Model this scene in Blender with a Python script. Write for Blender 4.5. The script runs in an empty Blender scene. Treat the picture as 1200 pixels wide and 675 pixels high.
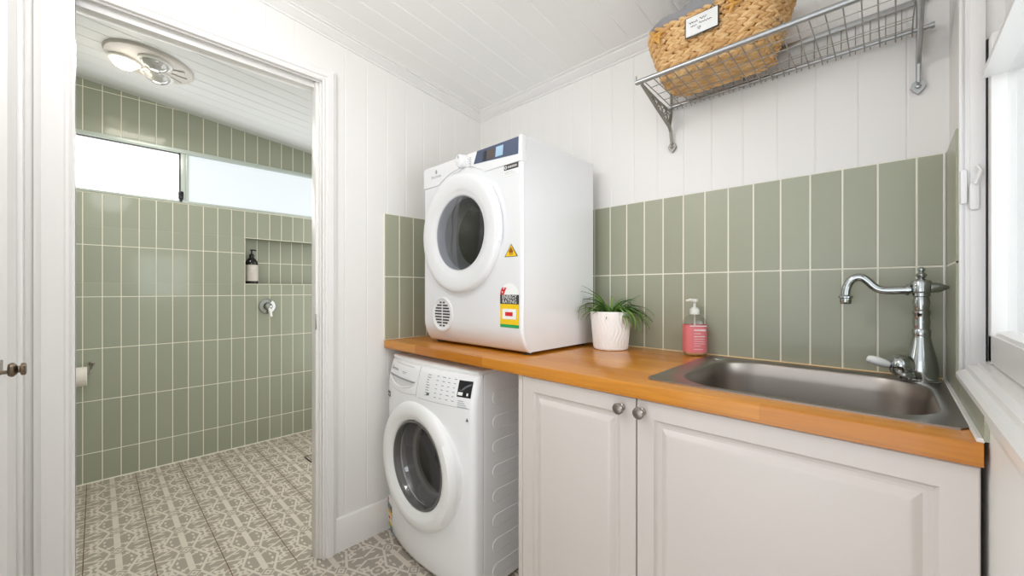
import bpy, bmesh, math, random
from mathutils import Vector, Matrix
random.seed(7)
SC = bpy.context.scene
COL = SC.collection
PI = math.pi
R = math.radians

# ------------------------------------------------------------------ materials
def lin(c):
    return tuple(((v/255)/12.92 if v/255 <= .04045 else ((v/255+.055)/1.055)**2.4) for v in c)

def mat(name, rgb, rough=.5, metal=0., coat=0., spec=.5, noise=0., nscale=8., bump=0., bscale=200., emit=None, estr=0., stretch=None):
    m = bpy.data.materials.new(name); m.use_nodes = True
    nt = m.node_tree; b = nt.nodes['Principled BSDF']
    c = lin(rgb)
    b.inputs['Base Color'].default_value = (*c, 1)
    b.inputs['Roughness'].default_value = rough
    b.inputs['Metallic'].default_value = metal
    b.inputs['Coat Weight'].default_value = coat
    b.inputs['Coat Roughness'].default_value = .08
    b.inputs['Specular IOR Level'].default_value = spec
    if emit:
        b.inputs['Emission Color'].default_value = (*lin(emit), 1); b.inputs['Emission Strength'].default_value = estr
    if noise or bump:
        g = nt.nodes.new('ShaderNodeNewGeometry')
        mp = nt.nodes.new('ShaderNodeMapping'); nt.links.new(g.outputs['Position'], mp.inputs['Vector'])
        if stretch: mp.inputs['Scale'].default_value = stretch
    if noise:
        n = nt.nodes.new('ShaderNodeTexNoise'); n.inputs['Scale'].default_value = nscale; n.inputs['Detail'].default_value = 4
        nt.links.new(mp.outputs[0], n.inputs['Vector'])
        mx = nt.nodes.new('ShaderNodeMix'); mx.data_type = 'RGBA'
        mx.inputs[6].default_value = (*[v*(1-noise) for v in c], 1); mx.inputs[7].default_value = (*[min(1, v*(1+noise)) for v in c], 1)
        nt.links.new(n.outputs['Fac'], mx.inputs[0]); nt.links.new(mx.outputs[2], b.inputs['Base Color'])
    if bump:
        n2 = nt.nodes.new('ShaderNodeTexNoise'); n2.inputs['Scale'].default_value = bscale; n2.inputs['Detail'].default_value = 2
        nt.links.new(mp.outputs[0], n2.inputs['Vector'])
        bp = nt.nodes.new('ShaderNodeBump'); bp.inputs['Strength'].default_value = bump; bp.inputs['Distance'].default_value = .002
        nt.links.new(n2.outputs['Fac'], bp.inputs['Height']); nt.links.new(bp.outputs[0], b.inputs['Normal'])
    return m

class NB:
    """tiny expression helper for maths nodes"""
    def __init__(s, m): s.nt = m.node_tree
    def op(s, o, a, b=None, c=None):
        n = s.nt.nodes.new('ShaderNodeMath'); n.operation = o
        for i, v in enumerate((a, b, c)):
            if v is None: continue
            if isinstance(v, (int, float)): n.inputs[i].default_value = v
            else: s.nt.links.new(v, n.inputs[i])
        return n.outputs[0]
    def lt(s, a, b): return s.op('LESS_THAN', a, b)
    def mix(s, f, a, b):
        n = s.nt.nodes.new('ShaderNodeMix'); n.data_type = 'RGBA'
        if isinstance(f, (int, float)): n.inputs[0].default_value = f
        else: s.nt.links.new(f, n.inputs[0])
        for i, v in ((6, a), (7, b)):
            if isinstance(v, tuple): n.inputs[i].default_value = (*v, 1)
            else: s.nt.links.new(v, n.inputs[i])
        return n.outputs[2]

def tile_material(name, c1, c2, rough=.38, coat=.25):
    m = mat(name, c1, rough, coat=coat)
    nt = m.node_tree; nb = NB(m); b = nt.nodes['Principled BSDF']
    g = nt.nodes.new('ShaderNodeNewGeometry')
    n = nt.nodes.new('ShaderNodeTexNoise'); n.inputs['Scale'].default_value = 9; nt.links.new(g.outputs['Position'], n.inputs['Vector'])
    f = nb.op('ADD', nb.op('MULTIPLY', g.outputs['Random Per Island'], .6), nb.op('MULTIPLY', n.outputs['Fac'], .4))
    nt.links.new(nb.mix(f, lin(c1), lin(c2)), b.inputs['Base Color'])
    return m

def floor_material():
    m = mat('encaustic_floor', (190, 182, 168), .42, spec=.4)
    nt = m.node_tree; nb = NB(m); b = nt.nodes['Principled BSDF']
    g = nt.nodes.new('ShaderNodeNewGeometry'); sp = nt.nodes.new('ShaderNodeSeparateXYZ'); nt.links.new(g.outputs['Position'], sp.inputs[0])
    P = .2035
    u = nb.op('DIVIDE', nb.op('SUBTRACT', sp.outputs[0], .132), P)
    v = nb.op('DIVIDE', nb.op('SUBTRACT', sp.outputs[1], -.750), P)
    fa = lambda x: nb.op('ABSOLUTE', nb.op('SUBTRACT', nb.op('FRACT', x), .5))   # 0 centre .. .5 edge
    p, q = fa(u), fa(v)
    pe = nb.op('SUBTRACT', .5, p)          # distance to the tile edge along x: diamonds sit there on the centre line
    # pale lines on a pale ground, grey leaf shapes between them, folded into one quarter of the tile
    mx = lambda *a: a[0] if len(a) == 1 else nb.op('MAXIMUM', a[0], mx(*a[1:]))
    inv = lambda a: nb.op('SUBTRACT', 1, a)
    mul = lambda a, b_: nb.op('MULTIPLY', a, b_)
    K = [1.25, 1.55]
    def disc(cx, cy, rx, ry, rot):
        dx, dy = nb.op('SUBTRACT', pe, cx), nb.op('SUBTRACT', q, cy); c_, s_ = math.cos(rot), math.sin(rot)
        a_ = nb.op('DIVIDE', nb.op('ADD', mul(dx, c_), mul(dy, s_)), rx*K[0]); b_ = nb.op('DIVIDE', nb.op('SUBTRACT', mul(dy, c_), mul(dx, s_)), ry*K[1])
        return nb.lt(nb.op('ADD', mul(a_, a_), mul(b_, b_)), 1)
    dsum = nb.op('ADD', pe, mul(q, 1.15)); qe = nb.op('SUBTRACT', .5, q)
    line = lambda a, k, c_, w_: nb.lt(nb.op('ABSOLUTE', nb.op('SUBTRACT', a, nb.op('ADD', mul(k[0], k[1]), c_))), w_)
    K = [1, 1]
    stripe = mul(nb.lt(q, .052), nb.op('GREATER_THAN', pe, .15))
    l1 = line(q, (pe, .42), .105, .027); l2 = line(pe, (qe, .50), .060, .026)
    K[:] = [1, 1]
    petals = mx(disc(.325, .345, .135, .042, .60), disc(.325, .345, .042, .105, .60), disc(.24, .135, .060, .020, .3), disc(.09, .30, .022, .06, -.3), disc(.42, .19, .05, .02, .2))
    core = disc(.325, .345, .020, .020, 0)
    hx, hy = nb.op('SUBTRACT', .5, pe), qe
    rr = nb.op('SQRT', nb.op('ADD', mul(hx, hx), mul(hy, hy)))
    ring = mul(nb.lt(rr, .135), nb.op('GREATER_THAN', rr, .098)); dot = nb.lt(rr, .035)
    light = mx(stripe, l1, l2, mul(petals, inv(core)), ring, dot)
    dia = mx(mul(nb.lt(dsum, .135), nb.op('GREATER_THAN', dsum, .090)), nb.lt(dsum, .035))
    light = nb.op('ADD', mul(light, nb.op('GREATER_THAN', dsum, .17)), mul(nb.lt(dsum, .17), inv(dia)))
    nz = nt.nodes.new('ShaderNodeTexNoise'); nz.inputs['Scale'].default_value = 30; nz.inputs['Detail'].default_value = 5
    nt.links.new(g.outputs['Position'], nz.inputs['Vector'])
    light = nb.op('MULTIPLY', light, nb.op('ADD', .72, nb.op('MULTIPLY', nz.outputs['Fac'], .5)))
    col = nb.mix(light, lin((163, 154, 142)), lin((213, 204, 192)))
    gv = nb.lt(nb.op('ABSOLUTE', nb.op('SUBTRACT', q, .5)), .009)
    gu = nb.lt(nb.op('ABSOLUTE', nb.op('SUBTRACT', p, .5)), .006)
    # old dark grout runs in the shower, paler in the laundry
    wet = nb.lt(sp.outputs[0], -.05)
    gcol = nb.mix(wet, lin((160, 148, 130)), lin((104, 78, 50)))
    col = nb.mix(nb.op('MULTIPLY', gu, nb.op('SUBTRACT', .6, nb.op('MULTIPLY', wet, .6))), col, gcol)
    col = nb.mix(nb.op('MULTIPLY', gv, .9), col, gcol)
    nt.links.new(col, b.inputs['Base Color'])
    return m

def wood_material():
    m = mat('oiled_timber', (205, 140, 62), .24, coat=.4, spec=.35)
    nt = m.node_tree; nb = NB(m); b = nt.nodes['Principled BSDF']
    g = nt.nodes.new('ShaderNodeNewGeometry'); sp = nt.nodes.new('ShaderNodeSeparateXYZ'); nt.links.new(g.outputs['Position'], sp.inputs[0])
    cb = nt.nodes.new('ShaderNodeCombineXYZ')
    nt.links.new(sp.outputs[0], cb.inputs[0]); nt.links.new(nb.op('ADD', sp.outputs[1], nb.op('MULTIPLY', sp.outputs[2], .9)), cb.inputs[1])
    br = nt.nodes.new('ShaderNodeTexBrick'); nt.links.new(cb.outputs[0], br.inputs['Vector'])
    br.inputs['Scale'].default_value = 1; br.inputs['Brick Width'].default_value = .42; br.inputs['Row Height'].default_value = .043
    br.inputs['Mortar Size'].default_value = .0004; br.inputs['Bias'].default_value = 0; br.offset = .37
    br.inputs['Color1'].default_value = (*lin((188, 114, 26)), 1); br.inputs['Color2'].default_value = (*lin((212, 142, 46)), 1)
    br.inputs['Mortar'].default_value = (*lin((176, 112, 46)), 1)
    mp = nt.nodes.new('ShaderNodeMapping'); mp.inputs['Scale'].default_value = (4, 70, 1); nt.links.new(cb.outputs[0], mp.inputs[0])
    n = nt.nodes.new('ShaderNodeTexNoise'); n.inputs['Scale'].default_value = 2.2; n.inputs['Detail'].default_value = 5; nt.links.new(mp.outputs[0], n.inputs['Vector'])
    rmp = nt.nodes.new('ShaderNodeMapRange'); rmp.inputs[1].default_value = .3; rmp.inputs[2].default_value = .72; nt.links.new(n.outputs['Fac'], rmp.inputs[0])
    dk = nb.mix(.32, br.outputs['Color'], lin((146, 82, 20)))
    nt.links.new(nb.mix(rmp.outputs[0], dk, br.outputs['Color']), b.inputs['Base Color'])
    return m

def glass_material(name, tint=(1, 1, 1), gloss=.12, rough=.02):
    m = bpy.data.materials.new(name); m.use_nodes = True; nt = m.node_tree
    for n in list(nt.nodes): nt.nodes.remove(n)
    o = nt.nodes.new('ShaderNodeOutputMaterial'); t = nt.nodes.new('ShaderNodeBsdfTransparent'); gl = nt.nodes.new('ShaderNodeBsdfGlossy')
    t.inputs[0].default_value = (*tint, 1); gl.inputs['Roughness'].default_value = rough
    fr = nt.nodes.new('ShaderNodeLayerWeight'); fr.inputs[0].default_value = .5
    pw = nt.nodes.new('ShaderNodeMath'); pw.operation = 'POWER'; pw.inputs[1].default_value = 5; nt.links.new(fr.outputs['Facing'], pw.inputs[0])
    ad = nt.nodes.new('ShaderNodeMath'); ad.operation = 'MULTIPLY_ADD'; ad.inputs[1].default_value = .8; ad.inputs[2].default_value = gloss; ad.use_clamp = True
    nt.links.new(pw.outputs[0], ad.inputs[0])
    mx = nt.nodes.new('ShaderNodeMixShader'); nt.links.new(ad.outputs[0], mx.inputs[0]); nt.links.new(t.outputs[0], mx.inputs[1]); nt.links.new(gl.outputs[0], mx.inputs[2])
    nt.links.new(mx.outputs[0], o.inputs[0])
    return m

M = dict(
    wall=mat('painted_boards', (232, 230, 227), .45, bump=.03, bscale=60),
    ceil=mat('painted_ceiling', (243, 242, 240), .5),
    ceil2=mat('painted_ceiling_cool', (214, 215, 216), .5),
    trim=mat('gloss_trim', (232, 230, 228), .3),
    tile=tile_material('sage_tile', (156, 158, 137), (166, 168, 147)),
    tile2=tile_material('sage_shower_tile', (151, 156, 138), (160, 165, 147)),
    grout=mat('grout', (234, 231, 216), .8),
    floor=floor_material(),
    wood=wood_material(), cream_seal=mat('cream_sealant', (228, 206, 160), .6),
    appl=mat('white_enamel', (240, 240, 241), .22, coat=.3),
    dry=mat('dryer_enamel', (229, 229, 231), .25, coat=.3), dryp=mat('dryer_plastic', (229, 229, 230), .3),
    plast=mat('white_plastic', (240, 240, 239), .3),
    plast2=mat('grey_white_plastic', (214, 214, 213), .35),
    navy=mat('navy_panel', (78, 88, 112), .25),
    screen=mat('screen_blue', (160, 190, 212), .2, emit=(150, 190, 220), estr=.12),
    screen2=mat('screen_brown', (96, 84, 80), .2),
    black=mat('black_plastic', (22, 22, 24), .25),
    ink=mat('grey_ink', (150, 152, 155), .6),
    ink2=mat('dark_ink', (92, 95, 100), .6),
    rubber=mat('grey_gasket', (150, 148, 146), .35),
    trimring=mat('grey_trim_ring', (110, 108, 105), .3),
    drum=mat('drum_steel', (120, 124, 132), .35, metal=.6),
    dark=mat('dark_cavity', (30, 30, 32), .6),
    chrome=mat('chrome', (176, 180, 180), .06, metal=1),
    steel=mat('brushed_steel', (160, 152, 145), .33, metal=1, bump=.05, bscale=60, stretch=(1, 30, 30)),
    nickel=mat('satin_nickel', (150, 142, 134), .3, metal=1),
    bronze=mat('aged_bronze', (128, 114, 98), .3, metal=1),
    iron=mat('grey_iron', (146, 142, 134), .42, metal=.5),
    wire=mat('rack_wire', (160, 156, 149), .35, metal=.7),
    galv=mat('galvanised', (176, 178, 178), .32, metal=.85, noise=.12, nscale=60),
    cab=mat('satin_white_cabinet', (211, 203, 197), .32),
    red=mat('label_red', (214, 30, 36), .5), yellow=mat('label_yellow', (242, 200, 20), .5), green=mat('label_green', (30, 160, 84), .5),
    white=mat('paper_white', (240, 240, 238), .6), blk=mat('label_black', (50, 50, 52), .5), blue=mat('label_blue', (60, 140, 196), .5),
    orange=mat('label_orange', (150, 80, 10), .5),
    pot=mat('white_ceramic', (246, 245, 243), .4),
    soil=mat('potting_soil', (74, 58, 42), .95, noise=.4, nscale=120),
    straw=None, pink=mat('pink_label', (228, 124, 128), .45), soap=None,
    amber=mat('black_glass', (16, 15, 15), .12), cream=mat('cream_label', (206, 200, 192), .6),
    alu=mat('window_aluminium', (190, 200, 194), .35, metal=.2),
    liner=mat('grey_felt', (150, 150, 152), .95), lining=mat('dark_lining', (58, 56, 55), .95),
    paper=mat('tissue_paper', (232, 226, 218), .95, bump=.2, bscale=90),
)
def straw_material(name, a, b_):
    m = mat(name, a, .6)
    nt = m.node_tree; nb = NB(m); b = nt.nodes['Principled BSDF']; g = nt.nodes.new('ShaderNodeNewGeometry')
    nt.links.new(nb.mix(g.outputs['Random Per Island'], lin(a), lin(b_)), b.inputs['Base Color'])
    return m
M['straw'] = straw_material('seagrass', (205, 158, 100), (234, 196, 142))
M['strawpale'] = straw_material('seagrass_knot', (208, 150, 66), (222, 172, 92))
M['leaf'] = straw_material('leaf_green', (54, 102, 42), (128, 164, 78))
M['glass'] = glass_material('clear_glass', (.97, .985, .98), .02)
M['port'] = glass_material('porthole_glass', (.78, .78, .78), .10)
M['portdark'] = glass_material('tinted_porthole', (.55, .57, .62), .12)
M['bottle'] = glass_material('clear_bottle', (.95, .955, .94), .05)
M['soapliq'] = mat('soap_liquid', (206, 170, 120), .15, coat=.5)
M['milky'] = mat('milky_pump', (226, 226, 218), .3)
M['frost'] = mat('frosted_daylit_glass', (120, 126, 130), .5, emit=(240, 246, 249), estr=.84)
M['frost2'] = mat('bright_daylit_glass', (250, 250, 250), .5, emit=(255, 255, 255), estr=1.9)
M['lamp'] = mat('lit_lamp', (255, 246, 230), .4, emit=(255, 240, 214), estr=6)

# ------------------------------------------------------------------ mesh builder
class MB:
    def __init__(s): s.v = []; s.f = []; s.m = []
    def add(s, vs, fs, m=0):
        o = len(s.v); s.v += [tuple(v) for v in vs]
        for f in fs: s.f.append([i+o for i in f]); s.m.append(m)
        return s
    def bm(s, bm, m=0, mtx=None):
        if mtx is not None: bm.transform(mtx)
        bm.verts.index_update()
        s.add([v.co[:] for v in bm.verts], [[v.index for v in f.verts] for f in bm.faces], m); bm.free(); return s
    def box(s, a, b, bev=0, m=0, seg=2, mtx=None):
        bm = bmesh.new(); bmesh.ops.create_cube(bm, size=1)
        c = [(a[i]+b[i])/2 for i in range(3)]; d = [abs(b[i]-a[i]) for i in range(3)]
        for v in bm.verts: v.co = Vector((c[0]+v.co.x*d[0], c[1]+v.co.y*d[1], c[2]+v.co.z*d[2]))
        if bev: bmesh.ops.bevel(bm, geom=list(bm.edges), offset=bev, segments=seg, affect='EDGES', profile=.5)
        return s.bm(bm, m, mtx)
    def shellbox(s, a, b, bev=0, m=0):
        """box without its -y face"""
        bm = bmesh.new(); bmesh.ops.create_cube(bm, size=1)
        c = [(a[i]+b[i])/2 for i in range(3)]; d = [abs(b[i]-a[i]) for i in range(3)]
        for v in bm.verts: v.co = Vector((c[0]+v.co.x*d[0], c[1]+v.co.y*d[1], c[2]+v.co.z*d[2]))
        bmesh.ops.bevel(bm, geom=list(bm.edges), offset=bev, segments=2, affect='EDGES', profile=.5)
        bm.normal_update(); bmesh.ops.delete(bm, geom=[f for f in bm.faces if f.normal.y < -.99], context='FACES')
        return s.bm(bm, m)
    def lathe(s, prof, n=32, mtx=None, m=0, cap0=False, cap1=False, a0=0, a1=2*PI):
        full = abs(a1-a0-2*PI) < 1e-6; k = n if full else n+1
        vs = []; fs = []
        for r, h in prof:
            for i in range(k):
                t = a0+(a1-a0)*i/n; vs.append(Vector((r*math.cos(t), r*math.sin(t), h)))
        for j in range(len(prof)-1):
            for i in range(n):
                i2 = (i+1) % k; fs.append([j*k+i, j*k+i2, (j+1)*k+i2, (j+1)*k+i])
        if cap0: fs.append(list(range(k))[::-1])
        if cap1: fs.append([(len(prof)-1)*k+i for i in range(k)])
        if mtx is not None: vs = [mtx @ v for v in vs]
        return s.add(vs, fs, m)
    def tube(s, pts, r, n=8, closed=False, m=0, caps=True, flat=None):
        pts = [Vector(p) for p in pts]; N = len(pts); rs = r if isinstance(r, (list, tuple)) else [r]*N
        vs = []; fs = []; up = None
        for i, p in enumerate(pts):
            a = pts[(i-1) % N] if (closed or i > 0) else p; b = pts[(i+1) % N] if (closed or i < N-1) else p
            t = (b-a).normalized() if (b-a).length > 1e-9 else Vector((0, 0, 1))
            if up is None: up = Vector((0, 0, 1)) if abs(t.z) < .9 else Vector((1, 0, 0))
            x = (up - t*up.dot(t)).normalized(); up = x; y = t.cross(x)
            fl = flat or 1
            for k in range(n):
                q = 2*PI*(k+.5)/n; vs.append(p+(x*math.cos(q)+y*math.sin(q)*fl)*rs[i])
        for i in range(N if closed else N-1):
            for k in range(n):
                k2 = (k+1) % n; j = (i+1) % N; fs.append([i*n+k, i*n+k2, j*n+k2, j*n+k])
        if caps and not closed: fs.append(list(range(n))[::-1]); fs.append([(N-1)*n+k for k in range(n)])
        return s.add(vs, fs, m)
    def prism(s, poly, p0, p1, m=0, caps=True):
        """poly: function or list of 3D offsets at p0; extruded to p1"""
        n = len(poly); vs = [Vector(p0)+Vector(q) for q in poly]+[Vector(p1)+Vector(q) for q in poly]
        fs = [[i, (i+1) % n, n+(i+1) % n, n+i] for i in range(n)]
        if caps: fs += [list(range(n))[::-1], [n+i for i in range(n)]]
        return s.add(vs, fs, m)
    def ext(s, prof, mp, c0, c1, m=0, caps=True):
        """profile [(a,b)] mapped by mp(a,b,c) from c0(a,b) to c1(a,b)"""
        n = len(prof); f0 = c0 if callable(c0) else (lambda a, b: c0); f1 = c1 if callable(c1) else (lambda a, b: c1)
        vs = [mp(a, b, f0(a, b)) for a, b in prof]+[mp(a, b, f1(a, b)) for a, b in prof]
        fs = [[i, (i+1) % n, n+(i+1) % n, n+i] for i in range(n)]
        if caps: fs += [list(range(n))[::-1], [n+i for i in range(n)]]
        return s.add(vs, fs, m)
    def ell(s, c, r, mtx=None, n=10, k=6, m=0):
        vs = []; fs = []
        for j in range(k+1):
            ph = PI*j/k
            for i in range(n):
                t = 2*PI*i/n; v = Vector((r[0]*math.sin(ph)*math.cos(t), r[1]*math.sin(ph)*math.sin(t), r[2]*math.cos(ph)))
                if mtx is not None: v = mtx @ v
                vs.append(v+Vector(c))
        for j in range(k):
            for i in range(n): fs.append([j*n+i, (j+1)*n+i, (j+1)*n+(i+1) % n, j*n+(i+1) % n])
        return s.add(vs, fs, m)
    def text(s, txt, size, mp, m=0, depth=0):
        cu = bpy.data.curves.new('lettering', 'FONT'); cu.body = txt; cu.size = size; cu.align_x = 'CENTER'; cu.align_y = 'CENTER'; cu.resolution_u = 2
        ob = bpy.data.objects.new('lettering', cu); COL.objects.link(ob)
        dg = bpy.context.evaluated_depsgraph_get(); me = bpy.data.meshes.new_from_object(ob.evaluated_get(dg))
        s.add([mp(v.co.x, v.co.y) for v in me.vertices], [list(p.vertices) for p in me.polygons], m)
        COL.objects.unlink(ob); bpy.data.objects.remove(ob); bpy.data.curves.remove(cu); bpy.data.meshes.remove(me)
        return s
    def quadgrid(s, mp, u0, u1, v0, v1, nu=1, nv=1, m=0):
        vs = [mp(u0+(u1-u0)*i/nu, v0+(v1-v0)*j/nv) for j in range(nv+1) for i in range(nu+1)]; w = nu+1
        return s.add(vs, [[j*w+i, j*w+i+1, (j+1)*w+i+1, (j+1)*w+i] for j in range(nv) for i in range(nu)], m)
    def build(s, name, mats, parent=None, angle=35, fixn=True, flat=False):
        me = bpy.data.meshes.new(name); me.from_pydata(s.v, [], s.f); me.validate()
        if not isinstance(mats, (list, tuple)): mats = [mats]
        for x in mats: me.materials.append(x)
        if len(me.polygons) == len(s.m): me.polygons.foreach_set('material_index', s.m)
        if fixn:
            bm = bmesh.new(); bm.from_mesh(me); bmesh.ops.recalc_face_normals(bm, faces=bm.faces); bm.to_mesh(me); bm.free()
        me.polygons.foreach_set('use_smooth', [not flat]*len(me.polygons))
        if not flat: me.set_sharp_from_angle(angle=R(angle))
        me.update()
        o = bpy.data.objects.new(name, me); COL.objects.link(o)
        if parent is not None:
            o.parent = parent
            if parent.type == 'EMPTY': o.matrix_parent_inverse = Matrix.Translation(parent.location).inverted()
        return o

def thing(name, loc, label, cat, group=None):
    o = bpy.data.objects.new(name, None); COL.objects.link(o); o.location = loc; o.empty_display_size = .05
    tag(o, label, cat, group); return o
def tag(o, label, cat, group=None):
    o['label'] = label; o['category'] = cat
    if group: o['group'] = group
    return o
def struct(o): o['kind'] = 'structure'; return o

AX_Y = Matrix.Rotation(R(90), 4, 'X')           # lathe z -> -y (towards the room)
def at(x, y, z, rot=None):
    m = Matrix.Translation((x, y, z)); return m @ rot if rot is not None else m
AX_X = Matrix.Rotation(R(90), 4, 'Y')           # lathe z -> +x

# ------------------------------------------------------------------ room numbers
WB = 1.82            # right wall plane
CL = lambda y: 2.120 + .112*(-y)      # laundry ceiling
CS = lambda y: 2.168 + .103*(-y)      # shower ceiling
SX = -1.635          # shower back wall
DY0, DY1 = -1.569, -.879              # doorway
DZ = 1.985
BT = .886            # bench top
TZ = 1.477           # top of the splashback tiles

def boards(mb, a0, a1, off, mp, z0, z1, thick, pitch=.1, gw=.003, gd=.0019, m=0):
    """tongue and groove boarding: profile in (a, d) swept in z"""
    cuts = []; k = math.ceil((a0-off)/pitch); g = off+k*pitch
    while g < a1-1e-4: cuts.append(g); g += pitch
    cuts = [c for c in cuts if a0+.012 < c < a1-.012]
    edges = [a0]+cuts+[a1]
    for i in range(len(edges)-1):
        l, r = edges[i], edges[i+1]
        pr = []
        if i > 0: pr += [(l, gd), (l+gw, 0)]
        else: pr += [(l, 0)]
        if i < len(edges)-2: pr += [(r-gw, 0), (r, gd)]
        else: pr += [(r, 0)]
        pr += [(r, thick), (l, thick)]
        mb.ext(pr, mp, z0, z1, m)

def tiles(mb, a0, a1, aoff, ap, z0, z1, zoff, zp, mp, th=.006, gr=.0040, m=0, mg=1, seed=0):
    rnd = random.Random(seed)
    mb.add([mp(a0, z0, th-.0007), mp(a1, z0, th-.0007), mp(a1, z1, th-.0007), mp(a0, z1, th-.0007)], [[0, 1, 2, 3]], mg)
    i0 = math.floor((a0-aoff)/ap); j0 = math.floor((z0-zoff)/zp)
    i = i0
    while aoff+i*ap < a1-1e-4:
        l = max(a0, aoff+i*ap+gr/2); r = min(a1, aoff+(i+1)*ap-gr/2)
        j = j0
        while zoff+j*zp < z1-1e-4:
            b = max(z0, zoff+j*zp+gr/2); t = min(z1, zoff+(j+1)*zp-gr/2)
            if r-l > .004 and t-b > .004:
                e = .0012; g0, g1 = rnd.uniform(-.0001, .0001), rnd.uniform(-.00012, .00012); w = [-g0-g1, g0-g1, g0+g1, -g0+g1]
                o = [(l, b), (r, b), (r, t), (l, t)]; n = [(l+e, b+e), (r-e, b+e), (r-e, t-e), (l+e, t-e)]
                vs = [mp(a, z, 0) for a, z in o]+[mp(a, z, th-.0008) for a, z in o]+[mp(a, z, th+w[k]) for k, (a, z) in enumerate(n)]
                fs = [[8, 9, 10, 11]]+[[k, (k+1) % 4, 4+(k+1) % 4, 4+k] for k in range(4)]+[[4+k, 4+(k+1) % 4, 8+(k+1) % 4, 8+k] for k in range(4)]
                mb.add(vs, fs, m)
            j += 1
        i += 1

# ------------------------------------------------------------------ shell
def shell():
    # floor
    b = MB(); b.box((-1.75, -2.3, -.06), (2.0, .12, 0)); struct(b.build('floor', M['floor']))
    # doorway wall (left), single-skin boards
    b = MB(); mp = lambda a, d, z: (-d, a, z)
    boards(b, DY1+.0, .05, -.08, mp, 0, lambda a, d: CL(a)+.03, .03)
    boards(b, DY0, DY1, -.08, mp, DZ+.004, lambda a, d: CL(a)+.03, .03)
    boards(b, -2.3, DY0, -.08, mp, 0, lambda a, d: CL(a)+.03, .03)
    wl = struct(b.build('wall_left', M['wall'], angle=20))
    t = MB(); tiles(t, -.596, 0, -.596, .077, BT, TZ, BT, .2955, lambda a, z, h: (h, a, z), seed=3)
    t.box((0, -.5975, BT), (.0065, -.596, TZ), m=1)
    t.build('tile_splashback', [M['tile'], M['grout']], wl, flat=True)
    # long wall behind the bench
    b = MB(); mp = lambda a, d, z: (a, .006+d, z)
    boards(b, 0, WB+.08, .048, mp, 0, CL(0)+.03, .04)
    wb = struct(b.build('wall_back', M['wall'], angle=20))
    t = MB(); tiles(t, 0, WB, .072, .077, BT, TZ, BT, .2955, lambda a, z, h: (a, .006-h, z), seed=5)
    t.build('tile_splashback', [M['tile'], M['grout']], wb, flat=True)
    t = MB(); t.tube([(.012, -.001, BT+.001), (WB-.004, -.001, BT+.001)], .0028, 6); t.build('sealant_bead', M['cream_seal'], wb)
    # right wall with the sash window
    b = MB(); mp = lambda a, d, z: (WB+.006+d, a, z)
    boards(b, -.212, .05, -.04, mp, 0, CL(0)+.05, .12, pitch=5)
    boards(b, -1.25, -.212, -.04, mp, 0, .94, .12, pitch=5)
    boards(b, -1.25, -.212, -.04, mp, 2.0, lambda a, d: CL(a)+.03, .12, pitch=5)
    boards(b, -2.3, -1.25, -.04, mp, 0, lambda a, d: CL(a)+.03, .12, pitch=5)
    wr = struct(b.build('wall_right', M['wall'], angle=20))
    t = MB(); mp = lambda a, z, h: (WB+.006-h, a, z)
    tiles(t, -.215, 0, -.3, .3, BT, TZ, BT, .2955, mp, seed=9)
    tiles(t, -.592, -.215, -.6, .3, BT, .94, BT, .2955, mp, seed=10)
    t.build('tile_splashback', [M['tile'], M['grout']], wr, flat=True)
    t = MB(); t.tube([(WB-.003, -.004, BT+.002), (WB-.003, -.59, BT+.002)], .005, 6); t.tube([(WB-.003, -.003, BT), (WB-.003, -.003, TZ)], .003, 6)
    t.build('sealant_bead', M['trim'], wr)
    # side wall carrying the cupboard door
    b = MB(); mp = lambda a, d, z: (a, -1.675-d, z)
    boards(b, 0, .045, .5, mp, 0, lambda a, d: CL(-1.675)+.02, .06)
    boards(b, .045, .80, .05, mp, 2.06, lambda a, d: CL(-1.675)+.02, .06)
    boards(b, .80, .98, .05, mp, 0, lambda a, d: CL(-1.675)+.02, .06)
    struct(b.build('wall_front', M['wall'], angle=20))
    # ceilings: boards run away from the camera, falling to the bench wall
    b = MB(); boards(b, 0, 2.0, .06, lambda a, d, c: (a, c, CL(c)+d), -2.3, .06, .05)
    struct(b.build('ceiling', M['ceil'], angle=20))
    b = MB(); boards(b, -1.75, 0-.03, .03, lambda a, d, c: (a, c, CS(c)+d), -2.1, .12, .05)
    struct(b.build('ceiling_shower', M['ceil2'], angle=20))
    # cornice
    pr = [(0, -.038), (.005, -.038), (.006, -.031), (.009, -.030), (.014, -.027), (.026, -.016), (.033, -.012), (.034, -.007), (.038, -.006), (.045, -.004), (.046, .006), (0, .006)]
    b = MB(); b.ext(pr, lambda a, d, c: (a, c, CL(c)+d), lambda a, d: -1.675, lambda a, d: .006-a)
    struct(b.build('trim_1', M['trim'], angle=25))
    b = MB(); b.ext(pr, lambda a, d, c: (c, .006-a, CL(.006-a)+d), lambda a, d: a, lambda a, d: WB-a)
    struct(b.build('trim_2', M['trim'], angle=25))
    b = MB(); b.ext(pr, lambda a, d, c: (WB+.006-a, c, CL(c)+d), lambda a, d: -1.675, lambda a, d: .006-a)
    struct(b.build('trim_3', M['trim'], angle=25))
    # skirting
    b = MB(); b.ext([(0, 0), (.014, 0), (.014, .128), (.010, .138), (.004, .142), (0, .142)], lambda a, d, c: (a, c, d), -.822, .0)
    struct(b.build('baseboard_left', M['trim'], angle=25))
    # door casing
    def casing(y0, y1, z0, z1, nm, flip):
        w = abs(y1-y0); s = 1 if y1 > y0 else -1
        pr = [(0, 0), (0, .016), (.006*1, .019), (.012, .014), (.018, .014), (.022, .020), (w-.014, .020), (w-.008, .016), (w, .014), (w, 0)]
        bb = MB(); bb.ext(pr, lambda a, d, c: (d, y0+s*a, c), z0, lambda a, d: z1+a if z1 > 1 else z1)
        return struct(bb.build(nm, M['trim'], angle=25))
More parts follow.
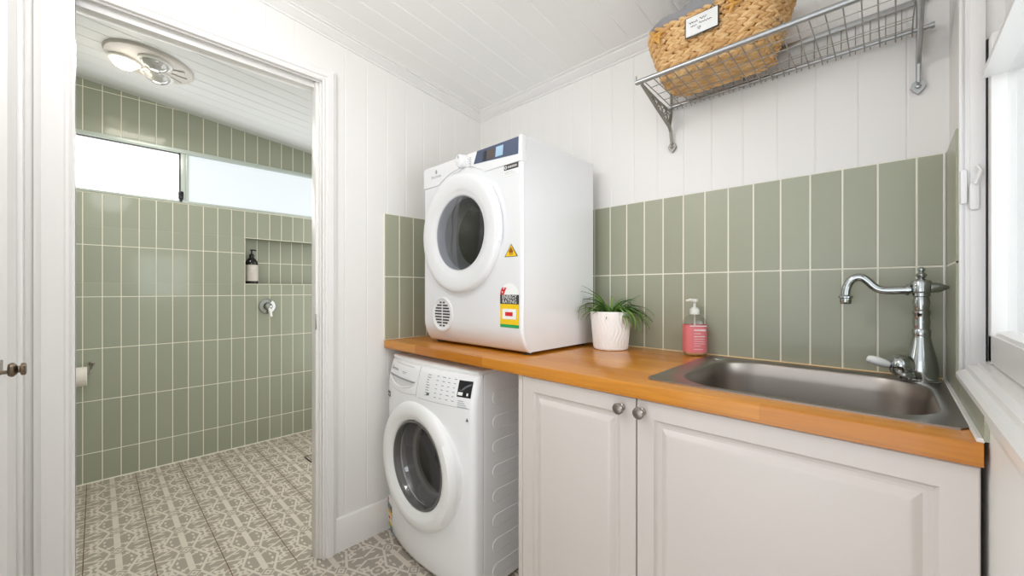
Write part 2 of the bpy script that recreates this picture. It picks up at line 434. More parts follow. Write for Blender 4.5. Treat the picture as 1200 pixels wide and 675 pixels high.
    casing(-.879, -.822, 0, DZ, 'trim_4', 0)
    casing(-1.569, -1.646, 0, DZ, 'trim_5', 0)
    w = .057
    pr = [(0, 0), (0, .016), (.006, .019), (.012, .014), (.018, .014), (.022, .020), (w-.014, .020), (w-.008, .016), (w, .014), (w, 0)]
    b = MB(); b.ext(pr, lambda a, d, c: (d, c, DZ+a), lambda a, d: -1.569-a, lambda a, d: -.879+a)
    struct(b.build('trim_6', M['trim'], angle=25))
    # door lining: jambs, head and the sliding-door track in the head
    b = MB(); b.box((-.032, -.885, 0), (0, -.879, DZ)); b.box((-.055, -.897, 0), (-.010, -.884, DZ), .001); 
    struct(b.build('trim_7', M['trim']))
    b = MB(); b.box((-.055, DY0-.02, 0), (0, DY0, DZ)); struct(b.build('trim_8', M['trim']))
    b = MB(); b.box((-.075, DY0, DZ-.022), (-.026, -.884, DZ+.02), .001); b.box((-.006, DY0, DZ-.004), (.0, -.884, DZ+.02)); 
    b.box((-.026, DY0, DZ+.012), (-.006, -.884, DZ+.02), m=1)
    struct(b.build('trim_9', [M['trim'], M['dark']]))
    b = MB(); b.box((-.0085, -.8995, .955), (-.0045, -.8965, 1.02), .0005); o = b.build('strike_plate', M['nickel'])
    tag(o, 'small metal strike plate let into right jamb of shower doorway', 'strike plate')

    # ---- shower shell
    mp = lambda a, z, h: (SX-.006+h, a, z); k = dict(ap=.079, aoff=-1.58, zoff=.173, zp=.302)
    def reg(b, y0, y1, z0, z1, sd): tiles(b, y0, y1, k['aoff'], k['ap'], z0, z1, k['zoff'], k['zp'], mp, seed=sd)
    b = MB()
    reg(b, -2.0, .02, 0.0, 1.16, 21); reg(b, -2.0, -.790, 1.16, 1.492, 22); reg(b, -2.0, .02, 1.492, 1.688, 23); reg(b, -2.0, .02, 2.036, 2.40, 24)
    reg(b, -.12, .02, 1.16, 1.492, 25); reg(b, -.14, .02, 1.688, 2.036, 26)
    tb = MB()
    tiles(tb, -.790, -.12, -1.58+.02, .079, 1.16, 1.492, .173-.06, .302, lambda a, z, h: (SX-.1+h, a, z), seed=27)
    x0, x1 = SX-.1, SX
    for (q, mi) in (([(x0, -.79, 1.16), (x1, -.79, 1.16), (x1, -.12, 1.16), (x0, -.12, 1.16)], 0), ([(x0, -.79, 1.492), (x1, -.79, 1.492), (x1, -.12, 1.492), (x0, -.12, 1.492)], 0),
                    ([(x0, -.79, 1.16), (x1, -.79, 1.16), (x1, -.79, 1.492), (x0, -.79, 1.492)], 0), ([(x0, -.12, 1.16), (x1, -.12, 1.16), (x1, -.12, 1.492), (x0, -.12, 1.492)], 0)):
        b.add(q, [[0, 1, 2, 3]], mi)
    b.v, n0 = b.v, len(b.v); b.add(tb.v, tb.f, 0); b.m[-len(tb.m):] = tb.m
    # fine edge strip around the niche
    for a, c in (((-.79, 1.16), (-.12, 1.16)), ((-.79, 1.492), (-.12, 1.492)), ((-.79, 1.16), (-.79, 1.492))):
        b.tube([(SX, a[0], a[1]), (SX, c[0], c[1])], .0028, 6, m=1)
    b.tube([(SX+.002, -2.0, .002), (SX+.002, .02, .002)], .004, 6, m=1)
    struct(b.build('wall_shower_back', [M['tile2'], M['grout']], flat=True))
    b = MB(); tiles(b, SX, -.05, SX, .079, 0, 2.45, .173, .302, lambda a, z, h: (a, -2.0+h, z), seed=31); struct(b.build('wall_shower_left', [M['tile2'], M['grout']], flat=True))
    b = MB(); tiles(b, SX, -.05, SX, .079, 0, 2.3, .173, .302, lambda a, z, h: (a, .02-h, z), seed=32); struct(b.build('wall_shower_right', [M['tile2'], M['grout']], flat=True))

def shower_window():
    y0, y1, z0, z1 = -1.95, -.14, 1.688, 2.036; x = SX
    f = MB()
    def bar(ya, yb, za, zb, xa=-.05, xb=.006, bev=.002): f.box((x+xa, ya, za), (x+xb, yb, zb), bev)
    bar(y0, y1, z1-.026, z1); bar(y0, y1, z0, z0+.014); bar(y0, y0+.03, z0, z1); bar(y1-.03, y1, z0, z1)
    bar(-1.146, -1.104, z0+.01, z1-.02, -.05, .0)
    bar(-1.12, -1.104, z0+.01, z1-.02, -.05, .004)
    w = struct(f.build('window_1', M['alu']))
    p = MB(); p.box((x-.034, y0+.02, z0+.01), (x-.028, -1.13, z1-.02)); p.build('bright_pane', M['frost2'], w)
    p = MB(); p.box((x-.024, -1.11, z0+.01), (x-.018, y1-.02, z1-.02)); p.build('frosted_pane', M['frost'], w)
    s = MB(); s.box((x-.03, -1.153, z0+.014), (x-.002, -1.145, z1-.026), .001); s.box((x-.03, y0+.02, z1-.031), (x-.004, -1.145, z1-.026), .001)
    s.build('sash_edge', M['black'], w)
    s = MB(); s.box((x-.012, -1.158, z0+.02), (x+.016, -1.132, z0+.072), .005); s.box((x+.0, -1.152, z0+.004), (x+.012, -1.138, z0+.03), .004); s.build('latch', M['black'], w)

def sash_window():
    f = MB()
    # jamb lining facing the camera, in small steps
    Y = -.222
    f.box((WB+.006, Y, .93), (WB+.012, Y+.03, 2.0)); f.box((WB+.012, Y-.0, .93), (WB+.022, Y+.03, 2.0), .002)
    f.box((WB+.004, Y-.004, .93), (WB+.010, Y+.03, 2.2), .002); f.box((WB+.020, Y-.003, .93), (WB+.0425, Y+.03, 2.0), .002)
    f.box((WB+.006, -1.26, .93), (WB+.12, -1.225, 2.0)); f.box((WB+.006, -1.25, 1.98), (WB+.12, -.22, 2.03))
    f.box((WB+.07, -1.25, 1.6), (WB+.10, -.20, 1.98))       # blank upper sash behind
    f.box((WB+.0425, -.195, .96), (WB+.12, -.16, 2.0))
    w = struct(f.build('window_2', M['trim']))
    k = MB(); k.box((WB+.0430, -.2240, .968), (WB+.056, -.2125, 1.65)); k.build('gap_shade_strip', M['dark'], w)  # dark strip stands in for the shade in the jamb gap
    s = MB()   # lower sash, inside plane
    xa, xb = WB+.0445, WB+.066; ya, yb = -1.22, -.231
    s.box((xa, yb-.034, .968), (xb+.012, yb, 1.60), .001); s.box((xa, ya, .968), (xb+.012, ya+.045, 1.60), .003)
    s.box((xa, ya, .968), (xb+.012, yb, 1.028), .004); s.ext([(xa-.012, 1.556), (xa-.012, 1.566), (xa-.007, 1.570), (xa-.007, 1.583), (xa-.002, 1.588), (xa-.002, 1.600), (xa+.004, 1.606), (xa+.006, 1.622), (xa+.012, 1.630), (xa+.014, 1.65), (xb+.02, 1.65), (xb+.02, 1.556)], lambda a, d, c: (a, c, d), ya, yb-.03)
    s.box((xa, yb-.03, 1.59), (xb+.012, yb, 1.648), .006)
    s.ext([(xa+.003, 1.026), (xa+.006, 1.034), (xb, 1.040), (xb, 1.02)], lambda a, d, c: (a, c, d), ya+.04, yb-.05)
    s.build('lower_sash', M['trim'], w)
    g = MB(); g.box((xb, ya+.04, 1.02), (xb+.004, yb-.03, 1.57)); g.build('glass_pane', M['glass'], w)
    c = MB(); c.box((WB-.001+.006, Y-.010, 1.305), (WB+.016, Y, 1.38), .004); c.box((WB+.018, Y-.010, 1.29), (WB+.034, Y, 1.352), .006); c.tube([(WB+.026, Y-.012, 1.345), (WB+.034, Y-.014, 1.372), (WB+.028, Y-.016, 1.384)], .004, 8)
    c.build('sash_catch', M['trim'], w)
    # sill and apron mouldings
    b = MB(); pr = [(WB+.12, .966), (WB+.03, .966), (WB+.028, .960), (WB+.014, .958), (WB+.012, .950), (WB+.003, .947), (WB-.002, .941), (WB-.002, .932), (WB+.001, .929), (WB+.001, .921), (WB+.004, .916), (WB+.006, .905), (WB+.12, .905)]
    b.ext(pr, lambda a, d, c: (a, c, d), -1.30, -.24); struct(b.build('trim_10', M['trim'], angle=20))

def cupboard_door():
    b = MB(); y = -1.672
    b.box((.05, y-.035, .01), (.245, y, 2.05), .002); b.box((.62, y-.035, .01), (.795, y, 2.05), .002)
    for z0, z1 in ((.01, .2), (.98, 1.06), (1.93, 2.05)):
        if z0 < .9 or z0 > 1.1: b.box((.24, y-.035, z0), (.63, y, z1), .002)
    b.box((.24, y-.03, .19), (.63, y-.014, 1.94))
    # panel mouldings
    for x0, s in ((.245, 1), (.62, -1)):
        b.ext([(0, 0), (0, -.014), (.03, -.014), (.022, -.006), (.014, -.008), (.008, .004), (.002, .004)], lambda a, d, c: (x0+s*a, y+d, c), .2, 1.93)
    d = struct(b.build('door_1', M['trim'], angle=20))
    x, z = .355, .950
    k = MB(); k.box((.30, y-.001, z-.016), (.385, y+.003, z+.016), .002); k.tube([(.37, y, z-.004), (.37, y+.022, z-.004)], .004, 10)
    k.lathe([(0, 0), (.012, .0), (.015, .004), (.015, .008), (.010, .012), (.007, .014), (.007, .016), (.013, .018), (.0135, .023), (.011, .025), (0, .025)], 20, at(.37, y+.016, z+.0, Matrix.Rotation(R(-90), 4, 'X')))
    k.build('door_knob', M['bronze'], d)
    b = MB(); b.box((.0, -1.676, 0), (.046, -1.662, 2.1), .003); struct(b.build('trim_11', M['trim']))

# ------------------------------------------------------------------ bench, cabinet, sink, tap
BX = (1.306, 1.788); BY = (-.515, -.082); BR = .118
def bowl_ring(inset, z, n=12, rr=None):
    x0, x1 = BX[0]+inset, BX[1]-inset; y0, y1 = BY[0]+inset, BY[1]-inset; r = max((rr or BR)-inset, .012)
    pts = []
    for cx, cy, a in ((x1-r, y1-r, 0), (x0+r, y1-r, 90), (x0+r, y0+r, 180), (x1-r, y0+r, 270)):
        for i in range(n): t = R(a+90*i/(n-1)); pts.append((cx+r*math.cos(t), cy+r*math.sin(t), z))
    return pts
def bench():
    b = MB(); z0, z1 = .850, BT; F = -.598
    def fe(x0, x1, y1):   # piece carrying the eased front edge
        pr = [(F, z0), (F, z1-.005), (F+.0015, z1-.0015), (F+.005, z1), (y1, z1), (y1, z0)]
        b.ext(pr, lambda a, d, c: (c, a, d), x0, x1)
    fe(.0065, 1.29, -.0005); fe(1.29, 1.80, -.524); fe(1.80, 1.8195, -.0005)
    b.box((1.29, -.074, z0), (1.80, -.0005, z1))
    tag(b.build('worktop', M['wood']), 'honey coloured timber worktop carrying the dryer and the sink', 'worktop')

def cabinet():
    t = thing('base_cabinet', (1.33, -.29, 0), 'white two door base cabinet under the timber worktop and sink', 'cabinet')
    c = MB(); x0, x1 = .847, 1.8175; yf = -.567
    c.box((x0, -.585, .0), (.864, -.02, .8495), .001); c.box((x1-.016, yf, .1), (x1, -.02, .8495)); c.box((.864, yf, .1), (x1-.016, -.02, .118)); c.box((.864, -.036, .118), (x1-.016, -.02, .6))
    c.box((.864, yf, .70), (x1-.016, -.545, .8495)); c.box((.864, -.53, .0), (x1, -.515, .1))
    c.build('carcass', M['cab'], t)
    for x0, x1, kx in ((.8655, 1.2515, 1.214), (1.2545, 1.8175, 1.269)):
        d = MB(); z0, z1 = .105, .846; y = -.587
        def rect(i, yy): return [(x0+i, yy, z0+i), (x1-i, yy, z0+i), (x1-i, yy, z1-i), (x0+i, yy, z1-i)]
        lev = [(0, y+.018), (0, y+.002), (.002, y), (.044, y), (.046, y+.0035), (.050, y+.0075), (.056, y+.009), (.062, y+.008), (.072, y+.001), (.078, y-.001), (.081, y-.0015)]
        vs = []; fs = []
        for i, yy in lev: vs += rect(i, yy)
        for q in range(len(lev)-1):
            for s in range(4): fs.append([q*4+s, q*4+(s+1) % 4, (q+1)*4+(s+1) % 4, (q+1)*4+s])
        fs.append([(len(lev)-1)*4+s for s in range(4)]); fs.append([3, 2, 1, 0])
        d.add(vs, fs); o = d.build('door', M['cab'], t, angle=22)
        k = MB(); k.lathe([(.009, 0), (.009, .003), (.0055, .006), (.0055, .014), (.011, .017), (.0145, .021), (.0145, .025), (.012, .028), (.006, .0295), (0, .030)], 24, at(kx, y, .817, AX_Y)); k.build('knob', M['nickel'], o)

def sink():
    t = thing('sink', (1.53, -.3, BT), 'long stainless steel sink with rounded bowl set into the worktop', 'sink')
    b = MB(); z = BT+.0008; X0, X1, Y0, Y1 = 1.251, 1.813, -.533, -.030
    n = 12; ring = bowl_ring(0, z+.0025, n); N = len(ring)
    # flat flange between the outer rectangle and the bowl opening
    out = []
    for (x, y, zz) in ring:
        dx = (x-(BX[0]+BX[1])/2)/((BX[1]-BX[0])/2); dy = (y-(BY[0]+BY[1])/2)/((BY[1]-BY[0])/2); s = max(abs(dx), abs(dy)); dx /= s; dy /= s
        out.append(((X0+X1)/2+dx*(X1-X0)/2, (Y0+Y1)/2+dy*(Y1-Y0)/2, zz))
    low = [(x, y, z-.0008) for x, y, zz in out]
    rings = [low, out, ring]
    for ins, zz in ((.002, z+.001), (.005, z-.004), (.010, z-.04), (.016, z-.11), (.024, z-.148), (.040, z-.165), (.065, z-.171)): rings.append(bowl_ring(ins, zz, n))
    vs = [p for r_ in rings for p in r_]; fs = []
    for q in range(len(rings)-1):
        for i in range(N): fs.append([q*N+i, q*N+(i+1) % N, (q+1)*N+(i+1) % N, (q+1)*N+i])
    fs.append([(len(rings)-1)*N+i for i in range(N)])
    b.add(vs, fs); b.build('bowl', M['steel'], t, angle=50)
    p = MB(); p.lathe([(.0, .004), (.014, .004), (.017, .002), (.018, 0)], 24, at(1.300, -.090, z+.0025)); p.build('tap_hole_cap', M['chrome'], t)
    p = MB(); p.lathe([(.0, .002), (.03, .002), (.042, .003), (.045, 0)], 28, at(1.55, -.3, z-.171)); p.build('waste', M['chrome'], t)

def faucet():
    x, y, z = 1.772, -.083, BT+.0035
    t = thing('faucet', (x, y, z), 'ornate chrome mixer tap with swan spout at the sink corner', 'tap')
    b = MB(); pr = [(.0, 0), (.034, 0), (.034, .004), (.031, .007), (.0315, .03), (.029, .05), (.025, .07), (.0205, .09), (.0175, .108), (.0165, .112), (.0175, .116), (.0175, .128), (.015, .132), (.0165, .150), (.0145, .165), (.0165, .169), (.0165, .176), (.0135, .180), (.0165, .198), (.014, .212), (.0165, .214), (.0165, .222), (.020, .226), (.0205, .248), (.017, .254), (.010, .257)]
    b.lathe(pr, 28, at(x, y, z)); b.build('column', M['chrome'], t)
    f = MB(); f.lathe([(.010, 0), (.006, .003), (.010, .009), (.0105, .013), (.006, .018), (.0045, .020), (.0075, .0235), (.0075, .027), (.004, .031), (0, .032)], 20, at(x, y, z+.256)); f.build('finial', M['chrome'], t)
    f = MB(); f.lathe([(.014, 0), (.012, .016), (.006, .026), (.003, .033), (0, .034)], 20, at(x+.016, y, z+.236, AX_X)); f.build('spike', M['chrome'], t)
    s = MB(); P = []
    ctrl = [(-.018, .230), (-.045, .229), (-.070, .229), (-.086, .236), (-.100, .252), (-.112, .263), (-.124, .264), (-.136, .256), (-.144, .240), (-.147, .222), (-.147, .208)]
    for i in range(len(ctrl)-1):
        p0, p1, p2, p3 = ctrl[max(i-1, 0)], ctrl[i], ctrl[i+1], ctrl[min(i+2, len(ctrl)-1)]
        for k in range(4):
            u = k/4; q = [.5*((2*p1[c])+(-p0[c]+p2[c])*u+(2*p0[c]-5*p1[c]+4*p2[c]-p3[c])*u*u+(-p0[c]+3*p1[c]-3*p2[c]+p3[c])*u**3) for c in (0, 1)]; P.append((x+q[0], y, z+q[1]))
    P.append((x+ctrl[-1][0], y, z+ctrl[-1][1])); s.tube(P, .0105, 16)
    s.lathe([(.0145, 0), (.0145, .006)], 20, at(x-.028, y, z+.230, AX_X), cap0=True, cap1=True)
    s.lathe([(.012, -.004), (.0165, 0), (.0165, .004), (.013, .006), (.013, .018), (.0115, .021)][::1], 20, at(x-.147, y, z+.212, Matrix.Rotation(PI, 4, 'X')), cap1=True)
    s.build('spout', M['chrome'], t)
    c = MB(); A = Matrix.Rotation(R(-90), 4, 'Y')
    dr = Matrix.Rotation(R(24), 4, 'Z')
    mm = at(x-.012, y-.004, z+.036, dr @ A)
    c.lathe([(.023, -.004), (.0215, .012), (.0215, .018), (.027, .021), (.0285, .030), (.0275, .038), (.021, .046), (.012, .050), (0, .051)], 28, mm); o = c.build('cartridge', M['chrome'], t)
    l = MB(); l.lathe([(.0085, 0), (.0105, .008), (.012, .024), (.0105, .038), (.008, .045), (0, .048)], 16, at(x-.060, y-.024, z+.036, dr @ Matrix.Rotation(R(-72), 4, 'Y'))); l.build('lever', M['pot'], o)
    n = MB(); n.lathe([(.012, 0), (.012, .020), (.008, .027), (0, .028)], 16, at(x-.018, y-.020, z+.013, Matrix.Rotation(R(40), 4, 'Z') @ A)); n.build('side_nut', M['chrome'], t)

# ------------------------------------------------------------------ appliances
def front_shell(mb, x0, x1, z0, z1, cx, cz, r0, surf, yback, er=.014, nper=40, m=0):
    """front fascia with a round opening: polar grid from the opening to the rounded rectangular edge"""
    per = []
    for a, c in (((x0, z0), (x1, z0)), ((x1, z0), (x1, z1)), ((x1, z1), (x0, z1)), ((x0, z1), (x0, z0))):
        for i in range(nper): u = i/nper; per.append((a[0]+(c[0]-a[0])*u, a[1]+(c[1]-a[1])*u))
    N = len(per); rows = []
    def dist(x, z): return min(x-x0, x1-x, z-z0, z1-z)
    for k in range(10):
        u = (k/9)**.8; row = []
        for (px, pz) in per:
            d = math.hypot(px-cx, pz-cz); ix, iz = cx+(px-cx)*r0/d, cz+(pz-cz)*r0/d
            ex = min(max(px, x0+er), x1-er); ez = min(max(pz, z0+er), z1-er); row.append((ix+(ex-ix)*u, iz+(ez-iz)*u, 0))
        rows.append(row)
    for k in range(1, 6):
        a = R(90)*k/5; row = []
        for (px, pz) in per:
            ex = min(max(px, x0+er), x1-er); ez = min(max(pz, z0+er), z1-er)
            row.append((ex+(px-ex)*math.sin(a), ez+(pz-ez)*math.sin(a), er*(1-math.cos(a))))
        rows.append(row)
    vs = []
    for row in rows:
        for (x, z, dy) in row: vs.append((x, surf(x, z)+dy, z))
    vs += [(px, yback(px, pz) if callable(yback) else yback, pz) for px, pz in per]
    L = len(rows)+1; fs = []
    for q in range(L-1):
        for i in range(N): fs.append([q*N+i, q*N+(i+1) % N, (q+1)*N+(i+1) % N, (q+1)*N+i])
    mb.add(vs, fs, m)

def wsurf(x, z):
    t = min(1, max(-1, (x-.345)/.3)); y = -(.600+.045*(1-t*t))
    if z > .70: y += .03*((z-.70)/.125)**1.3
    if z < .1: y += .02*((.1-z)/.1)**2
    return y

def energy_label(mb, mp, w, h):
    """mp(u,v): u across 0..1, v up 0..1. slots: 0 white 1 red 2 black 3 yellow 4 green"""
    n = 6
    def q(u0, u1, v0, v1, m, nu=4): mb.quadgrid(lambda u, v: mp(u, v, .0004 if m in (0,) else .0006), u0, u1, v0, v1, nu, 1, m)
    arc = [(.5+.5*math.cos(R(a)), .74+.26*math.sin(R(a))) for a in range(0, 181, 15)]
    mb.add([mp(u, v, .0004) for u, v in arc], [list(range(len(arc)))], 0)
    red = [(0, .74)]+[(.5+.5*math.cos(R(a)), .74+.26*math.sin(R(a))) for a in (180, 165, 150, 138)]+[(.34, .90), (.2, .74)]
    mb.add([mp(u, v, .0006) for u, v in red], [list(range(len(red)))], 1)
    for u, v in ((.20, .885), (.12, .80)):
        mb.add([mp(u+.035*math.cos(R(a)), v+.024*math.sin(R(a)), .0009) for a in range(0, 360, 60)], [list(range(6))], 0)
    q(0, 1, .53, .74, 2); q(0, 1, .07, .53, 3); q(0, 1, 0, .07, 4)
    mb.quadgrid(lambda u, v: mp(u, v, .0009), .12, .86, .19, .42, 4, 1, 0)
    mb.quadgrid(lambda u, v: mp(u, v, .0012), .28, .68, .26, .35, 3, 1, 1)
    mb.text('ENERGY', .21, lambda a, b: mp(.5+a, .685+b*w/h*1.0, .0009), 0)
    mb.text('RATING', .21, lambda a, b: mp(.5+a, .585+b*w/h*1.0, .0009), 0)

def dryer():
    t = thing('clothes_dryer', (.4975, -.285, BT), 'white front loading clothes dryer standing on the timber worktop', 'dryer')
    x0, x1 = .200, .795; z0, z1 = BT+.010, 1.657; yb = -.060; cx, cz = .462, 1.347
    
    def sf(x, z):
        y = -.510
        if z < .985: y += .036*((.985-z)/(.985-z0))**1.9
        return y
    prof = [(sf(0, z)+.012, z) for z in [z0+.002+(.985-z0)*i/10 for i in range(11)]]+[(-.498, z1-.001)]; nf = len(prof)
    prof += [(yb-.004, z1-.001), (yb, z1-.005), (yb, z0+.002)]; n = len(prof)
    b = MB(); vs = [(x0+.001, y, z) for y, z in prof]+[(x1, y, z) for y, z in prof]
    b.add(vs, [[i, (i+1) % n, n+(i+1) % n, n+i] for i in range(nf-1, n)]+[list(range(n))[::-1], [n+i for i in range(n)]]); b.build('cabinet_body', M['dry'], t)
    f = MB(); front_shell(f, x0, x1, z0, z1, cx, cz, .205, sf, lambda x, z: sf(x, z)+.0125, er=.010); f.build('front_panel', M['dry'], t, angle=40)
    # control fascia: its lower seam arches over the door
    def seam(x):
        a = .262**2-(x-cx)**2
        return max(1.566, cz+math.sqrt(a) if a > 0 else 0)
    c = MB(); n = 60; top = []
    for off, zz in ((.0, None), (-.0045, None), (-.0045, z1-.010), (-.002, z1-.003), (.006, z1+.0006)):
        for i in range(n+1):
            x = x0+.0005+(x1-x0-.001)*i/n; e = min(1, min(x-x0, x1-x)/.008); top.append((x, -.510+off+(1-e)**2*.006, zz if zz else seam(x)+(0 if off == 0 else .001)))
    w = n+1; c.add(top, [[j*w+i, j*w+i+1, (j+1)*w+i+1, (j+1)*w+i] for j in range(4) for i in range(n)])
    c.box((x1-.014, -.5148, 1.600), (x1+.0015, -.490, z1+.0008), .003); c.box((x1-.004, -.512, seam(x1)), (x1+.0012, -.486, 1.603), .001)
    cp = c.build('control_panel', M['dryp'], t, angle=40)
    Yp = -.5152
    d = MB(); d.add([(.545, Yp, 1.606), (.781, Yp, 1.592), (.783, Yp, 1.652), (.566, Yp, 1.652)], [[0, 1, 2, 3]]); dp = d.build('display_panel', M['navy'], cp)
    for nm, a, b_, mm in (('screen', .667, .705, M['screen']), ('screen', .624, .660, M['screen2']), ('icon_window', .596, .618, M['blk'])):
        s = MB(); s.add([(a, Yp-.0006, 1.606), (b_, Yp-.0006, 1.606), (b_+.004, Yp-.0006, 1.642), (a+.004, Yp-.0006, 1.642)], [[0, 1, 2, 3]]); s.build(nm, mm, dp)
    d = MB(); d.lathe([(.027, 0), (.027, .006), (.024, .017), (.020, .020), (0, .021)], 36, at(.476, -.5145, 1.633, AX_Y)); d.box((.474, -.5365, 1.640), (.478, -.535, 1.650), m=1); d.build('dial', [M['dryp'], M['ink']], cp)
    d = MB()
    for k in range(9): a = R(-40+k*22); d.box((.476+.034*math.cos(a)-.002, Yp, 1.633+.030*math.sin(a)-.001), (.476+.034*math.cos(a)+.002, Yp+.0005, 1.633+.030*math.sin(a)+.001))
    d.build('dial_marking', M['ink'], cp); d = MB()
    for k in range(6): d.box((.515+.004*(k % 2), Yp, 1.600+k*.007), (.530, Yp+.0005, 1.602+k*.007))
    d.build('option_marking', M['ink'], cp); d = MB()
    for k in range(4): d.box((.418+.012*k, Yp, 1.594+.001*k), (.426+.012*k, Yp+.0005, 1.596+.001*k))
    d.build('power_marking', M['ink'], cp)
    d = MB(); d.text('Electrolux', .017, lambda a, b_: (.300+a, Yp, 1.606+b_)); d.lathe([(.004, 0), (.007, 0)], 14, at(.300, Yp+.0002, 1.626, AX_Y)); d.box((.298, Yp, 1.616), (.302, Yp+.0004, 1.636)); d.build('brand_mark', M['ink'], cp)
    # door
    dm = at(cx, -.510, cz, AX_Y)
    r = MB(); r.lathe([(.237, -.002), (.238, .014), (.235, .021), (.228, .025), (.215, .0262), (.195, .025), (.178, .022), (.170, .019), (.166, .016), (.158, .015), (.151, .011), (.147, .006), (.147, -.03)], 72, dm)
    r.lathe([(.2375, .004), (.2455, .010), (.2455, .018), (.236, .024)], 24, dm, a0=R(-12), a1=R(42))
    dr = r.build('door', M['dryp'], t, angle=40)
    g = MB(); g.lathe([(.148, .012), (.13, .016), (.08, .020), (.0, .022)], 48, dm); g.build('porthole', M['portdark'], dr)
    i = MB(); i.lathe([(.147, -.03), (.135, -.07), (.128, -.09)], 48, dm); i.build('inner_ring', M['rubber'], t)
    i = MB(); i.lathe([(.128, -.09), (.20, -.095), (.20, -.36), (0, -.37)], 48, dm, m=0)
    for k in range(3):
        a = R(30+120*k); i.box((-.018, .15, -.34), (.018, .2, -.1), .008, mtx=dm @ Matrix.Rotation(a, 4, 'Z'), m=1)
    i.build('drum', [M['drum'], M['plast2']], t)
    # round air grille low on the left
    gm = at(.338, -.5110, 1.017, AX_Y)
    v = MB(); v.lathe([(.073, -.006), (.073, .003), (.067, .005), (.061, .003), (.058, .0004), (0, .0004)], 40, gm)
    for k in range(-4, 5):
        z = k*.0122; hw = math.sqrt(max(0, .052**2-z*z))
        for q0, q1 in ((-hw, -.004), (.004, hw)):
            if q1-q0 > .012: v.box((.338+q0, -.5118, 1.017+z-.0035), (.338+q1, -.5100, 1.017+z+.0035), m=1)
    v.build('air_grille', [M['dryp'], M['blk']], t)
    e = MB(); energy_label(e, lambda u, v_, o: (.688+.093*u, sf(0, .985+.158*v_)-.0006-o, .985+.158*v_), .093, .158); e.build('energy_label', [M['white'], M['red'], M['blk'], M['yellow'], M['green']], t)
    s = MB(); Y = -.5112; tri = lambda k, m, o: s.add([(.743-.033*k, Y-o, 1.237+.012*(1-k)), (.743+.033*k, Y-o, 1.237+.012*(1-k)), (.743, Y-o, 1.237+.046-.030*(1-k)*.7)], [[0, 1, 2]], m)
    tri(1, 1, 0); tri(.84, 0, .0004)
    s.add([(.734, Y-.0008, 1.250), (.752, Y-.0008, 1.250), (.754, Y-.0008, 1.257), (.749, Y-.0008, 1.263), (.743, Y-.0008, 1.273), (.737, Y-.0008, 1.264), (.732, Y-.0008, 1.257)], [list(range(7))], 2)
    s.box((.733, Y-.0008, 1.2445), (.753, Y-.0004, 1.2475), m=2)
    s.build('flame_warning_label', [M['yellow'], M['blk'], M['orange']], t)
    s = MB(); s.box((.705, Y, 1.526), (.779, Y+.0005, 1.566), m=0); s.box((.708, Y-.0004, 1.547), (.7785, Y, 1.566), m=1)
    s.lathe([(.0035, 0), (.006, 0)], 16, at(.717, Y-.0006, 1.5565, AX_Y), m=0)
    for k in range(7): s.box((.727+.0065*k, Y-.0006, 1.553), (.7315+.0065*k, Y-.0004, 1.5605), m=2)
    for k in range(3): s.box((.709, Y-.0003, 1.531+.005*k), (.770-.01*k, Y-.0001, 1.5322+.005*k), m=3)
    s.build('service_label', [M['white'], M['blk'], M['cream'], M['ink']], t)
    for fx in (.235, .76):
        for fy in (-.44, -.10):
            k = MB(); k.lathe([(.018, 0), (.018, .008), (.014, .012)], 16, at(fx, fy, BT+.0002), cap0=True, cap1=True); k.build('foot', M['blk'], t)

